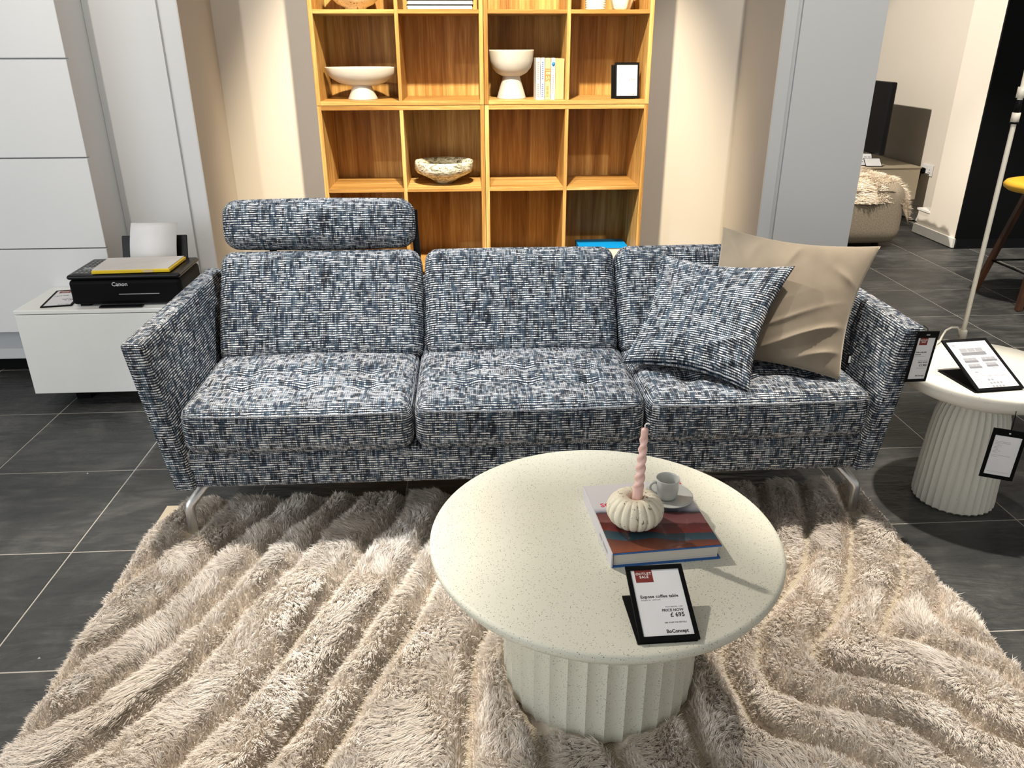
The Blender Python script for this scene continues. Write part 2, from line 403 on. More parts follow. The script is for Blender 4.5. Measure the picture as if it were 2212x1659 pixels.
# ------------------------------------------------------------------ rug
RX0, RX1, RY0, RY1 = -1.03, 1.325, .72, 2.30
CH = {
 "A": [(-1.06,1.66),(-1.026,1.758),(-1.002,1.845),(-0.958,1.927),(-0.939,1.982),(-0.894,2.056),(-0.857,2.154),(-0.804,2.289)],
 "B": [(-1.07,1.36),(-1.016,1.473),(-0.979,1.558),(-0.920,1.614),(-0.873,1.692),(-0.841,1.764),(-0.795,1.894),(-0.763,2.022),(-0.704,2.107),(-0.639,2.269)],
 "C": [(-1.08,1.26),(-1.020,1.313),(-0.972,1.347),(-0.894,1.414),(-0.861,1.464),(-0.796,1.559),(-0.759,1.635),(-0.715,1.750),(-0.665,1.909),(-0.608,2.048),(-0.542,2.163),(-0.501,2.271)],
 "D": [(-1.05,.98),(-0.861,1.245),(-0.816,1.297),(-0.779,1.349),(-0.744,1.421),(-0.699,1.486),(-0.655,1.629),(-0.626,1.752),(-0.569,1.842),(-0.518,1.949),(-0.482,2.058),(-0.390,2.275)],
 "E": [(-.88,.70),(-.74,1.05),(-0.644,1.232),(-0.611,1.285),(-0.581,1.347),(-0.543,1.419),(-0.503,1.519),(-0.466,1.624),(-0.437,1.706),(-0.400,1.80),(-0.374,1.875),(-0.322,2.034),(-0.283,2.078),(-0.247,2.174),(-0.233,2.289)],
 "F": [(-.62,.70),(-.53,1.0),(-0.460,1.221),(-0.435,1.273),(-0.406,1.337),(-0.370,1.422),(-0.352,1.493),(-0.312,1.575),(-0.276,1.691),(-0.227,1.781),(-0.196,1.897),(-0.166,1.998),(-0.132,2.088),(-.07,2.30)],
 "G": [(-.45,.70),(-.40,1.0),(-0.339,1.214),(-0.307,1.293),(-0.264,1.422),(-0.228,1.515),(-0.180,1.631),(-0.139,1.739),(-0.123,1.813),(-0.080,1.907),(.08,2.30)],
 "H": [(-.06,.70),(-.04,1.0),(-0.032,1.196),(-0.027,1.315),(-0.022,1.457),(0.000,1.563),(0.019,1.606),(0.064,1.713),(.24,2.30)],
 "I": [(.13,.70),(.135,1.0),(0.135,1.187),(0.134,1.230),(0.110,1.312),(0.107,1.384),(.2,1.75),(.42,2.30)],
 "J": [(.32,.70),(.31,1.0),(0.298,1.177),(0.285,1.231),(0.277,1.297)],
 "K": [(.55,.72),(.50,1.0),(0.475,1.167),(0.467,1.268),(0.468,1.337),(0.482,1.376),(.52,1.6),(.66,1.85),(.80,2.30)],
 "L": [(1.0,.85),(0.818,1.147),(0.742,1.193),(0.657,1.237),(0.615,1.286),(0.613,1.357),(0.603,1.409),(0.605,1.490),(0.650,1.574),(0.755,1.693),(0.838,1.810),(0.935,2.060),(.985,2.305)],
 "M": [(1.2,.9),(1.021,1.143),(0.979,1.213),(0.946,1.245),(0.887,1.280),(0.772,1.314),(0.710,1.357),(0.692,1.404),(0.691,1.466),(0.737,1.583),(0.781,1.638),(0.882,1.741),(0.959,1.838),(1.010,1.935),(1.068,2.062),(1.14,2.30)],
 "N": [(1.33,1.03),(1.179,1.172),(1.116,1.230),(1.091,1.295),(1.048,1.337),(0.940,1.390),(0.859,1.412),(0.832,1.457),(0.859,1.521),(0.939,1.592),(1.027,1.708),(1.099,1.829),(1.163,1.955),(1.212,2.054),(1.27,2.30)],
 "O": [(1.35,1.22),(1.280,1.318),(1.254,1.377),(1.193,1.430),(1.130,1.485),(1.074,1.515),(1.043,1.530),(1.099,1.612),(1.228,1.770),(1.300,1.908),(1.338,1.99)],
 "P": [(1.35,1.80),(1.315,1.740),(1.239,1.626),(1.207,1.569),(1.239,1.505),(1.296,1.443),(1.35,1.37)],
}
STEP = .005
gx = np.arange(RX0, RX1+STEP, STEP); gy = np.arange(RY0, RY1+STEP, STEP)
GX, GY = np.meshgrid(gx, gy, indexing='ij'); DF = np.full(GX.shape, 9.)
for k, pts in CH.items():
    half = .0 if k not in 'P' else -.006
    pts = np.array(pts)
    for a, b in zip(pts[:-1], pts[1:]):
        ab = b-a; t = np.clip(((GX-a[0])*ab[0]+(GY-a[1])*ab[1])/(ab@ab), 0, 1)
        d = np.hypot(GX-a[0]-t*ab[0], GY-a[1]-t*ab[1]) - half
        DF = np.minimum(DF, d)
EDGE = np.minimum.reduce([GX-RX0, RX1-GX, GY-RY0, RY1-GY])
DF = np.minimum(DF, EDGE + .006)
# bare woven corner at the back left
DF = np.minimum(DF, np.maximum(0, ((GX-RX0)*1.0 + (RY1-GY)*.42 - .075)*1.2))
for _lx in (-.890, 1.246):      # the pile is pressed down around the front sofa legs
    DF = np.minimum(DF, np.maximum(0, np.hypot((GX-_lx)/.8, (GY-2.112)/1.15)-.022)*.9)
DFS = DF.copy()
for _ in range(3):
    DFS[1:-1, 1:-1] = (DFS[1:-1, 1:-1]*2 + DFS[:-2, 1:-1] + DFS[2:, 1:-1] + DFS[1:-1, :-2] + DFS[1:-1, 2:])/6
DGX, DGY = np.gradient(DFS, STEP)
def sm(x): x = np.clip(x, 0, 1); return x*x*(3-2*x)
def ridge(d): return .003 + .036*sm((d-.005)/.034)
rug = thing('rug', 'cream shag rug with wavy carved ridges under the coffee table', 'rug', (0, 0, 0))
box('backing', (RX0, RY0, .0005), (RX1, RY1, .006), weave_mat('rug_backing_weave', (.42, .35, .25), (.62, .54, .41)), rug)
sub = 3
HX, HY = GX[::sub, ::sub], GY[::sub, ::sub]; HD = DF[::sub, ::sub]
HZ = np.where(HD < .009, .002, ridge(HD)-.002)
nx, ny = HX.shape
Vv = np.stack([HX, HY, HZ], -1).reshape(-1, 3)
idx = np.arange(nx*ny).reshape(nx, ny)
Ff = np.stack([idx[:-1, :-1], idx[1:, :-1], idx[1:, 1:], idx[:-1, 1:]], -1).reshape(-1, 4)
mk('pile_bed', Vv.tolist(), Ff.tolist(), plain('rug_bed', (.70, .60, .49), .95), rug, True)
def strands(name, P, N0, lean, L, width, mat, parent, tint):
    """P roots, N0 growth direction, lean tip drift; one tapering ribbon of three triangles each"""
    n = len(P)
    d1 = N0*.80 + lean*.45; d2 = N0*.28 + lean*1.05
    p1 = P + d1*L[:, None]*.52; p2 = p1 + d2*L[:, None]*.60
    side = np.cross(d2, N0) + rng.normal(0, .25, (n, 3)); side /= np.linalg.norm(side, axis=1)[:, None] + 1e-9
    w = width[:, None]*.5
    V = np.stack([P-side*w, P+side*w, p1-side*w, p1+side*w, p2], 1).reshape(-1, 3)
    b = (np.arange(n)*5)[:, None]
    loops = (b + np.array([0, 1, 3, 2, 2, 3, 4])[None]).ravel()
    starts = ((np.arange(n)*7)[:, None] + np.array([0, 4])[None]).ravel()
    me = bpy.data.meshes.new(name)
    me.vertices.add(len(V)); me.vertices.foreach_set('co', V.astype(np.float32).ravel())
    me.loops.add(len(loops)); me.loops.foreach_set('vertex_index', loops.astype(np.int32))
    me.polygons.add(len(starts)); me.polygons.foreach_set('loop_start', starts.astype(np.int32))
    me.polygons.foreach_set('use_smooth', np.ones(len(starts), dtype=bool))
    at = me.attributes.new('tint', 'FLOAT', 'POINT'); at.data.foreach_set('value', np.repeat(tint, 5).astype(np.float32))
    me.update(calc_edges=True); me.materials.append(mat)
    o = bpy.data.objects.new(name, me); link(o, parent); o['kind'] = 'stuff'; return o
def field(x, y, s, seed):
    """smooth value noise"""
    r = np.random.default_rng(seed).random((64, 64))*2-1
    u, v = x/s+31, y/s+17; i, j = np.floor(u).astype(int), np.floor(v).astype(int); fu, fv = sm(u-i), sm(v-j)
    g = lambda a, b: r[a % 64, b % 64]
    return (g(i, j)*(1-fu)+g(i+1, j)*fu)*(1-fv) + (g(i, j+1)*(1-fu)+g(i+1, j+1)*fu)*fv
NS = 800000
x = rng.uniform(RX0, RX1, NS); y = rng.uniform(RY0, RY1, NS)
ii = np.clip(((x-RX0)/STEP).astype(int), 0, GX.shape[0]-1); jj = np.clip(((y-RY0)/STEP).astype(int), 0, GX.shape[1]-1)
d = DF[ii, jj]
keep = (d > .0080 + .005*field(x, y, .25, 12)) & (np.hypot(x-.2885, y-1.457) > .232) & (np.hypot((x+.890)/.75, y-2.118) > .038) & (np.hypot((x-1.246)/.75, y-2.118) > .038)
x, y, d, ii, jj = x[keep], y[keep], d[keep], ii[keep], jj[keep]
gxv, gyv = -DGX[ii, jj], -DGY[ii, jj]; gl = np.hypot(gxv, gyv)+1e-6; gxv, gyv = gxv/gl, gyv/gl
edge = np.exp(-(d-.0145)/.016)
fx = field(x, y, .16, 1)*.8 + field(x, y, .045, 2)*.6; fy = field(x, y, .16, 3)*.8 + field(x, y, .045, 4)*.6
n = len(x)
lean = np.stack([gxv*edge*.34 + (fx*.85 - .32)*(1-.65*edge) + rng.normal(0, .13, n), gyv*edge*.34 + (fy*.85 - .18)*(1-.65*edge) + rng.normal(0, .13, n), rng.normal(0, .10, n)], 1)
P = np.stack([x, y, ridge(d)], 1)
N0 = np.tile([0., 0., 1.], (n, 1))
L = rng.uniform(.022, .036, n)*(.58+.42*sm((d-.010)/.034))
# tufts: neighbouring strands lean towards one tip
cs = .009; ci, cj = np.floor(x/cs), np.floor(y/cs)
hsh = np.modf(np.abs(np.sin(ci*12.9898+cj*78.233)*43758.5453))[0]; hsh2 = np.modf(np.abs(np.sin(ci*39.3468+cj*11.135)*24634.634))[0]
tcx, tcy = (ci+.2+.6*hsh)*cs, (cj+.2+.6*hsh2)*cs
lean[:, 0] += (tcx-x)/.03*.8 + (hsh-.5)*.45; lean[:, 1] += (tcy-y)/.03*.8 + (hsh2-.5)*.45
tint = np.clip(.5 + .20*rng.normal(0, 1, n) + .35*(hsh-.5) + .25*field(x, y, .2, 9), 0, 1)
strands('pile', P, N0, lean, L, rng.uniform(.0011, .0019, n), pile_mat('rug_pile', (.84, .735, .62), (.97, .91, .84)), rug, tint)

# ------------------------------------------------------------------ sofa  (local origin: front centre on the floor)
SX, SY = .178, 2.065
sofa = thing('sofa', 'long blue and white tweed sofa with headrest and chrome legs', 'sofa', (SX, SY, 0))
def armshear(s):
    return lambda x, y, z: (x + s*(z*.155) , y - .012*0, z)
for s in (-1, 1):
    o = cushion('armrest', (.064, .80, .478), .016, TWEED, sofa, 26, (.004, 0, 0), lambda x, y, z, s=s: (x + s*z*.155, y, z))
    o.location = (s*1.078, .40, .433)
cushion('base_frame', (2.07, .78, .122), .022, TWEED, sofa, 40, loc=(0, .405, .256))
cushion('back_panel', (2.04, .10, .42), .03, TWEED, sofa, 30, fn=lambda x, y, z: (x, y + .18*(z+.21), z), loc=(0, .735, .41))
def tuft(w, d):
    T = [(tx, ty) for ty in (-.145, -.035) for tx in (-.19, .0, .19)]
    def f(x, y, z):
        if z > .02:
            k = min(1., (z-.02)/.03); dz = 0
            for (a, b) in T: dz += .017*math.exp(-((x-a)**2+(y-b)**2)/.032**2)
            for row in (-.145, -.035):
                wob = row - .009*math.cos((x)/.19*2*PI)
                dz += .011*math.exp(-((y-wob)/.018)**2)*max(0, 1-(abs(x)/.32)**6)
            z = z - dz*k
        return (x, y, z)
    return f
seat_x = [(-.845, -.173), (-.171, .515), (.517, 1.205)]
for (a, b) in seat_x:
    w = b-a-.004
    c = cushion('seat_cushion', (w, .60, .152), .040, TWEED, sofa, 60, (.004, .012, .014), tuft(w, .6), loc=((a+b)/2-SX, .285, .396))
    hw, hd, rr = w/2-.004, .30-.003, .05; pts = []
    for (qx, qy, a0) in ((hw-rr, hd-rr, 0), (-hw+rr, hd-rr, 90), (-hw+rr, -hd+rr, 180), (hw-rr, -hd+rr, 270)):
        for t in range(0, 91, 15):
            an = math.radians(a0+t); pts.append(((a+b)/2-SX + qx + rr*math.cos(an), .285 + qy + rr*math.sin(an), .396+.054))
    pts2 = []
    for i, p in enumerate(pts):
        q = pts[(i+1) % len(pts)]; m = 12 if (Vector(q)-Vector(p)).length > .1 else 1
        for k in range(m):
            v = Vector(p).lerp(Vector(q), k/m)
            fx_ = max(0, 1-((v.x-((a+b)/2-SX))/hw)**2)
            if abs(v.y - (.285-hd)) < .01: v.y -= .011*fx_
            pts2.append(v)
    sweep('piping', pts2, .0030, PIPE, c, closed=True)
LEAN = math.radians(30.4)
def backfn(x, y, z):
    return (x, y*math.cos(LEAN) + z*math.sin(LEAN), z*math.cos(LEAN) - y*math.sin(LEAN))
for (a, b) in ((-.836, -.164), (-.148, .502), (.514, 1.168)):
    cushion('back_cushion', (b-a, .145, .385), .042, TWEED, sofa, 34, (.006, .012, .004), backfn, loc=((a+b)/2-SX, .537, .591))
hl = math.radians(14)
hr = cushion('headrest', (.632, .125, .164), .042, TWEED, sofa, 34, (.010, .012, .006),
        lambda x, y, z: (x, y*math.cos(hl)+z*math.sin(hl), z*math.cos(hl)-y*math.sin(hl)), loc=(-.507-SX, .660, .855))
for xx in (-.70, -.190):
    sweep('headrest_bracket', [(xx-SX, .745, .885), (xx-SX, .742, .84), (xx+.006-SX, .72, .73), (xx+.010-SX, .70, .58)], [(.004, .012), (-.004, .012), (-.004, -.012), (.004, -.012)], BLK, hr, smooth=False)
legsec = [(.0155*math.cos(2*PI*k/16), .0105*math.sin(2*PI*k/16)) for k in range(16)]
for sx in (-1, 1):
    for yy, sy in ((.072, 1), (.66, -1)):
        bx = sx*1.068
        o = sweep('leg', [(bx, yy, .006 if sy > 0 else .0), (bx, yy, .095), (bx-sx*.004, yy+sy*.003, .108), (bx-sx*.012, yy+sy*.010, .118), (bx-sx*.085, yy+sy*.10, .197)], legsec, CHROME, sofa, up=(1, .2, 0))
        autosmooth(o, 60)

# ------------------------------------------------------------------ throw pillows from four corners
def pillow(name, label, C4, thick, mat, n=30, pinch=.030, wr=0.):
    bl, br, tr, tl = [Vector(c) for c in C4]
    org = (bl+br)/2
    root = thing(name, label, 'pillow', tuple(org))
    nrm = ((br-bl).cross(tl-bl)).normalized()
    if nrm.y > 0: nrm = -nrm
    W_, H_ = (br-bl).length, (tl-bl).length
    V = []; F = []; UV = []
    def P(u, v):
        a, b = u, v
        # sides drawn in between the corners
        du = pinch*math.sin(PI*v)*(1-2*u); dv = pinch*math.sin(PI*u)*(1-2*v)
        a = u + du*1.0/W_*.5*1.6; b = v + dv/H_*.5*1.6
        return bl*(1-a)*(1-b) + br*a*(1-b) + tr*a*b + tl*(1-a)*b
    def T(u, v):
        e = (16*u*(1-u)*v*(1-v))
        return thick*(max(e, 0)**.42)
    for side in (1, -1):
        for i in range(n+1):
            for j in range(n+1):
                u, v = i/n, j/n
                t = T(u, v)
                if wr and side > 0:
                    k = min(1, 14*u*(1-u)*v*(1-v)*4)
                    fold = lambda q: (1-abs(math.sin(q)))**2.2
                    t += wr*k*fold(17*v - 5*u + 1.2*math.sin(5*u))*math.exp(-(((u-.80)/.26)**2+((v-.20)/.20)**2))
                    t += wr*.55*k*fold(11*u + 6*v)*math.exp(-(((u-.14)/.14)**2+((v-.90)/.16)**2))
                    t += wr*.40*k*fold(12*u - 4*v + .5)*math.exp(-(((u-.48)/.20)**2+((v-.88)/.10)**2))
                    t += wr*.50*k*fold(8*u + 12*v)*math.exp(-(((u-.92)/.10)**2+((v-.80)/.22)**2))
                V.append(P(u, v) + nrm*side*t - org)
    m = (n+1)**2
    for side in (0, 1):
        for i in range(n):
            for j in range(n):
                q = [(i, j), (i+1, j), (i+1, j+1), (i, j+1)]
                if side: q = q[::-1]
                F.append(tuple(side*m + a*(n+1)+b for a, b in q)); UV += [(a/n*W_ + 5*side, b/n*H_+2) for a, b in q]
    o = mk('cover', V, F, mat, root, True, UV)
    bm = bmesh.new(); bm.from_mesh(o.data); bmesh.ops.remove_doubles(bm, verts=bm.verts, dist=1e-5); bmesh.ops.recalc_face_normals(bm, faces=bm.faces); bm.to_mesh(o.data); bm.free()
    return root, org
M = Mat('beige_velvet', .8, .2); M.b.inputs['Sheen Weight'].default_value = .5; M.b.inputs['Sheen Tint'].default_value = (.9, .8, .65, 1)
M.color(M.ramp(M.noise(M.coord(), 9., 3.), [(.3, (.175, .140, .098)), (.7, (.235, .190, .136))])); M.bump(M.noise(M.coord(), 500., 2.), .1, .001); VELVET = M.m
pillow('throw_pillow', 'blue and white tweed throw pillow leaning in front of the beige one', [(.480, 2.30, .482), (.822, 2.073, .480), (.997, 2.278, .802), (.643, 2.535, .781)], .062, TWEED, 70, .038, .012)
bp, borg = pillow('throw_pillow', 'plain beige velvet throw pillow in the right corner of the sofa', [(.69, 2.33, .484), (1.124, 2.133, .482), (1.285, 2.335, .845), (.838, 2.515, .873)], .070, VELVET, 90, .034, .024)
ct = box('care_tag', (1.141, 2.143, .528), (1.152, 2.149, .562), BLKM, bp); ct.location = -borg
ct = box('care_tag_print', (1.146, 2.1425, .534), (1.152, 2.1430, .556), WTXT, bp); ct.location = -borg

# ------------------------------------------------------------------ coffee table
TX, TY, TZ = .2885, 1.457, .424
table = thing('coffee_table', 'round cream terrazzo coffee table with fluted drum base on the rug', 'coffee table', (TX, TY, 0))
pf = [(0, TZ), (.380, TZ), (.3865, TZ-.0015), (.3895, TZ-.006), (.3895, TZ-.014), (.384, TZ-.024), (.365, TZ-.036), (.33, TZ-.046), (.27, TZ-.052), (0, TZ-.052)]
lathe('table_top', pf, 128, TERR, table)
def flute(n, dep):
    def f(r, z, a):
        t = (a*n/(2*PI)) % 1.0
        return r - dep*math.sin(PI*t)**.8 if r > .02 else r
    return f
o = lathe('drum_base', [(0, .010), (.205, .010), (.218, .018), (.2245, .035), (.2270, .08), (.2275, .3), (.2275, .371), (0, .371)], 34*8, TERR, table, flute(34, .0062))
autosmooth(o, 30)

# ------------------------------------------------------------------ things on the coffee table
bk = thing('book', 'large hardcover photo book lying on the coffee table', 'book', (.3905, 1.4705, TZ), (0, 0, math.radians(4.4)))
BW, BD, BT = .236, .272, .035
M = Mat('book_cover_print', .25, .5); x, y, z = M.sep(M.coord())
yn = M.math('ADD', M.math('DIVIDE', y, BD), .5); nz = M.noise(M.coord(), 22., 3., .5, .8); lo_ = M.noise(M.coord(), 9., 1.)
yw = M.math('ADD', yn, M.math('MULTIPLY', M.math('SUBTRACT', nz, .5), .05)); yw = M.math('ADD', yw, M.math('MULTIPLY', M.math('SUBTRACT', lo_, .5), .16)); yw = M.math('ADD', yw, M.math('MULTIPLY', x, .35))
pic = M.ramp(yw, [(0., (.22, .06, .03)), (.13, (.10, .03, .02)), (.145, (.022, .06, .085)), (.235, (.015, .035, .05)), (.25, (.13, .015, .014)), (.37, (.07, .012, .012)), (.385, (.19, .07, .07)), (.50, (.14, .05, .055)), (.515, (.05, .05, .065)), (.56, (.42, .42, .50)), (.60, (.62, .61, .63)), (1., (.66, .64, .65))], 'LINEAR')
M.color(M.mix(M.math('MULTIPLY', M.smooth(nz, .58, .80), M.math('MULTIPLY', M.math('LESS_THAN', yn, .5), .35)), pic, (.40, .22, .17))); COVER = M.m
BLUEC = plain('blue_book_cloth', (.012, .10, .32), .4)
each('cover_board', [((-BW/2, -BD/2, 0), (BW/2, BD/2, .0028)), ((-BW/2, -BD/2, BT-.0035), (BW/2, BD/2, BT-.0008))], BLUEC, bk)
box('front_print', (-BW/2+.0005, -BD/2+.002, BT-.0008), (BW/2-.0005, BD/2-.0005, BT), COVER, bk)
M = Mat('page_edges', .8, .2); _, _, z = M.sep(M.coord()); M.color(M.ramp(M.noise(M.comb(0., 0., z), 900., 2.), [(.35, (.50, .46, .40)), (.65, (.74, .70, .63))])); PAGES = M.m
box('page_block', (-BW/2+.004, -BD/2+.005, .0028), (BW/2-.006, BD/2-.005, BT-.0035), PAGES, bk)
box('spine', (-BW/2-.0025, -BD/2, 0), (-BW/2+.0015, BD/2, BT-.0004), plain('spine_print', (.55, .53, .56), .35), bk, .0008, 1)
text('title_lettering', 'SC', .021, plain('pink_ink', (.62, .035, .085), .5), bk, (-.100, .041, BT+.0001), 'LEFT', .0006)
boxes('spine_lettering', [((-BW/2-.0027, -.105+k*.0052, .012), (-BW/2-.0024, -.1015+k*.0052, .020)) for k in range(14) if k != 8], GREYINK, bk)
boxes('corner_print', [((BW/2-.020, BD/2-.022, BT), (BW/2-.003, BD/2-.004, BT+.0001))], plain('red_corner', (.6, .04, .06), .4), bk)
ZB = TZ + BT + .0002
pk = thing('pumpkin_candle_holder', 'cream ribbed pumpkin candle holder with chipped paint on the book', 'candle holder', (.349, 1.433, ZB))
prof = []
for t in np.linspace(-90, 90, 25):
    a = math.radians(t); prof.append((max(.0, .0625*math.cos(a)**.72), (.039+.039*math.sin(a))))
prof = prof[1:-4]; prof[0] = (.022, prof[0][1]); prof = [(0, prof[0][1]+.0004)] + prof
zt = prof[-1][1]; prof += [(.0185, zt-.001), (.0165, zt-.006), (.0150, zt-.018), (0, zt-.018)]
M = Mat('chipped_cream', .6, .35); co = M.coord()
ch = M.math('MULTIPLY', M.smooth(M.noise(M.mapv(co, (1, 1, .35)), 150., 3., .6), .61, .67), M.smooth(M.noise(co, 28., 2.), .42, .54))
M.color(M.mix(ch, M.ramp(M.noise(co, 16., 3.), [(.3, (.70, .63, .48)), (.7, (.80, .74, .60))]), (.16, .12, .06))); M.bump(ch, -.4, .002)
o = lathe('shell', prof, 19*12, M.m, pk, lambda r, z, a: r*(1 - .085*(1-abs(math.sin(a*19/2)))**1.8) if r > .026 else r)
cd = thing('candle', 'pink twisted taper candle standing in the pumpkin holder', 'candle', (.352, 1.433, ZB+.056))
Vc = []; Fc = []; nr, nn = 90, 20
for i in range(nr+1):
    t = i/nr; z = .180*t; base = .0118 if t < .04 else .0118 - .0042*t
    tw = 0 if t < .22 else (t-.22)/.66 if t < .88 else 1; amp = .0 if t < .18 else min(1, (t-.18)/.06)*min(1, max(0, (.93-t)/.06))
    for k in range(nn):
        a = 2*PI*k/nn; r = base*(1 + .20*amp*math.cos(2*(a - tw*5.2*PI)) - .06*amp)
        if t > .985: r *= max(.25, (1.0-t)/.015)
        Vc.append((r*math.cos(a) + .006*t, r*math.sin(a), z))
for i in range(nr):
    for k in range(nn): Fc.append((i*nn+k, i*nn+(k+1) % nn, (i+1)*nn+(k+1) % nn, (i+1)*nn+k))
Fc += [tuple(reversed(range(nn))), tuple(nr*nn+k for k in range(nn))]
PINK = Mat('pink_wax', .28, .5); PINK.color(PINK.ramp(PINK.noise(PINK.coord(), 30., 2.), [(.3, (.78, .48, .42)), (.7, (.84, .55, .48))]))
PINK.b.inputs['Subsurface Weight'].default_value = .0; PINK.b.inputs['Subsurface Radius'].default_value = (.01, .005, .004); PINK.b.inputs['Subsurface Scale'].default_value = .5
mk('wax', Vc, Fc, PINK.m, cd, True)
sweep('wick', [(.006, 0, .179), (.0055, 0, .186), (.008, -.001, .190), (.0125, -.002, .1905), (.0155, -.002, .188)], .0013, WTXT, cd)
sc = thing('saucer', 'small glossy grey-white saucer on the photo book', 'saucer', (.4475, 1.528, ZB))
lathe('dish', [(0, .0005), (.026, .0), (.030, .002), (.045, .006), (.056, .0105), (.0565, .012), (.055, .0125), (.043, .0085), (.028, .0050), (.022, .0052), (0, .0050)], 64, CERG, sc)
cp = thing('espresso_cup', 'grey-white espresso cup with handle standing on the saucer', 'cup', (.4435, 1.528, ZB+.0055), (0, 0, math.radians(4)))
lathe('bowl', [(0, .0), (.0165, .0), (.0195, .0015), (.0235, .008), (.0262, .020), (.0272, .050), (.0270, .0515), (.0262, .0515), (.0252, .048), (.0240, .020), (.020, .010), (0, .008)], 64, CERG, cp)
hp = [(-.0255, 0, .042), (-.034, 0, .0435), (-.0405, 0, .038), (-.0415, 0, .030), (-.0375, 0, .021), (-.030, 0, .0155), (-.0235, 0, .0145)]
sweep('handle', hp, [(.0026, .0035), (-.0026, .0035), (-.0026, -.0035), (.0026, -.0035)], CERG, cp)

# ------------------------------------------------------------------ printed cards
def frame_matrix(bl, br, tilt, back=None):
    e = (Vector(br)-Vector(bl)).normalized(); nb = Vector((0, 0, 1)).cross(e).normalized()
    u = nb*math.cos(math.radians(tilt)) + Vector((0, 0, 1))*math.sin(math.radians(tilt)); n = e.cross(u)
    o = (Vector(bl)+Vector(br))/2
    return Matrix(((e.x, u.x, n.x, o.x), (e.y, u.y, n.y, o.y), (e.z, u.z, n.z, o.z), (0, 0, 0, 1)))
def leaf(root, w, h, border, btop=None, bbot=None, z0=.0, t=.004):
    btop = border if btop is None else btop; bbot = border if bbot is None else bbot
    boxes('frame', [((-w/2, 0, z0), (w/2, bbot, z0+t)), ((-w/2, h-btop, z0), (w/2, h, z0+t)), ((-w/2, bbot, z0), (-w/2+border, h-btop, z0+t)), ((w/2-border, bbot, z0), (w/2, h-btop, z0+t)), ((-w/2, 0, z0-.001), (w/2, h, z0))], BLKM, root)
    return boxes('paper', [((-w/2+border, bbot, z0), (w/2-border, h-btop, z0+t*.6))], PAPER, root), z0+t*.6+.0001
def red_flag(root, x, y, w, h, z, fs):
    p = boxes('red_flag', [((x, y, z), (x+w, y+h, z+.0002))], RED, root)
    text('lettering', 'OUTLET', fs, WTXT, p, (x+w/2, y+h*.60, z+.0004), 'CENTER', fs*.02, space=1.2)
    text('lettering', 'SALE', fs, WTXT, p, (x+w/2, y+h*.34, z+.0004), 'CENTER', fs*.02, space=1.2)
# on the coffee table
mt = frame_matrix((.2942, 1.0978, TZ+.004), (.4063, 1.1008, TZ+.004), 22.5)
sg = thing('price_sign', 'black framed price sign lying open on the coffee table', 'sign', matrix=mt)
w, h = .112, .156
pp, zp = leaf(sg, w, h, .0085, .0095, .0095)
tl_ = math.radians(-22.5)
b = boxes('base_leaf', [((-w/2-.004, 0, -.004), (w/2-.004, .135, -.001))], BLKM, sg); b.rotation_euler = (tl_, 0, 0)
red_flag(pp, -w/2+.016, h-.0095-.0265, .034, .0265, zp, .0072)
text('lettering', 'Expose coffee table', .0088, INK, pp, (-.0385, .0865, zp), 'LEFT', .00018, space=1.05)
text('lettering', 'Designed by', .0038, GREYINK, pp, (-.0385, .0815, zp), 'LEFT')
boxes('print_line', [((-.016, .0818, zp), (-.008, .0832, zp+.0002)), ((-.007, .0818, zp), (-.001, .0832, zp+.0002))], GREYINK, pp)
text('lettering', 'PRICE BEFORE:  £ 899', .0036, GREYINK, pp, (.0385, .0655, zp), 'RIGHT')
text('lettering', 'PRICE NOW', .0075, INK, pp, (.0385, .0575, zp), 'RIGHT', .00015)
text('lettering', '£ 695', .0120, INK, pp, (.0385, .0465, zp), 'RIGHT', .00025)
text('lettering', 'ASK STAFF FOR DETAILS', .0038, INK, pp, (.0385, .0340, zp), 'RIGHT')
text('lettering', 'BoConcept', .0096, INK, pp, (.0385, .0150, zp), 'RIGHT', .0002, space=.93)

# ------------------------------------------------------------------ side table and its things
STX, STY, STZ = 1.632, 2.208, .48
st = thing('side_table', 'round cream stone side table with fluted bell base beside the sofa', 'side table', (STX, STY, 0))
lathe('table_top', [(0, STZ), (.250, STZ), (.257, STZ-.002), (.261, STZ-.008), (.260, STZ-.030), (.248, STZ-.048), (.222, STZ-.062), (.18, STZ-.072), (.10, STZ-.078), (0, STZ-.078)], 96, TERR2, st)
o = lathe('bell_base', [(0, .0), (.120, .0), (.1265, .006), (.127, .03), (.123, .15), (.117, .25), (.111, .31), (.102, .345), (.088, .375), (.072, .395), (.066, .403), (0, .403)], 34*8, TERR2, st, flute(34, .0055))
autosmooth(o, 35)
mt = frame_matrix((1.4864, 2.0169, STZ+.004), (1.6396, 2.0324, STZ+.004), 24.5)
sg = thing('catalogue_sign', 'black framed sheet of sofa drawings propped open on the side table', 'sign', matrix=mt)
w, h = .154, .212
pp, zp = leaf(sg, w, h, .0095)
b = boxes('base_leaf', [((-w/2-.006, 0, -.004), (w/2-.006, .17, -.001))], BLKM, sg); b.rotation_euler = (math.radians(-24.5), 0, 0)
text('lettering', 'Osaka', .0055, INK, pp, (-.058, .185, zp), 'LEFT')
boxes('print_line', [((-.058, .1795, zp), (-.032, .1807, zp+.0002)), ((-.030, .058, zp), (.060, .0590, zp+.0002)), ((-.020, .0545, zp), (.060, .0555, zp+.0002))] +
      [((x_, y_, zp), (x_+.026, y_+.001, zp+.0002)) for x_, y_ in ((-.030, .138), (-.046, .110), (.014, .113), (-.046, .084), (.012, .088), (-.046, .066))] +
      [((-.055, y_, zp), (-.036, y_+.0008, zp+.0002)) for y_ in (.044, .030)], GREYINK, pp)
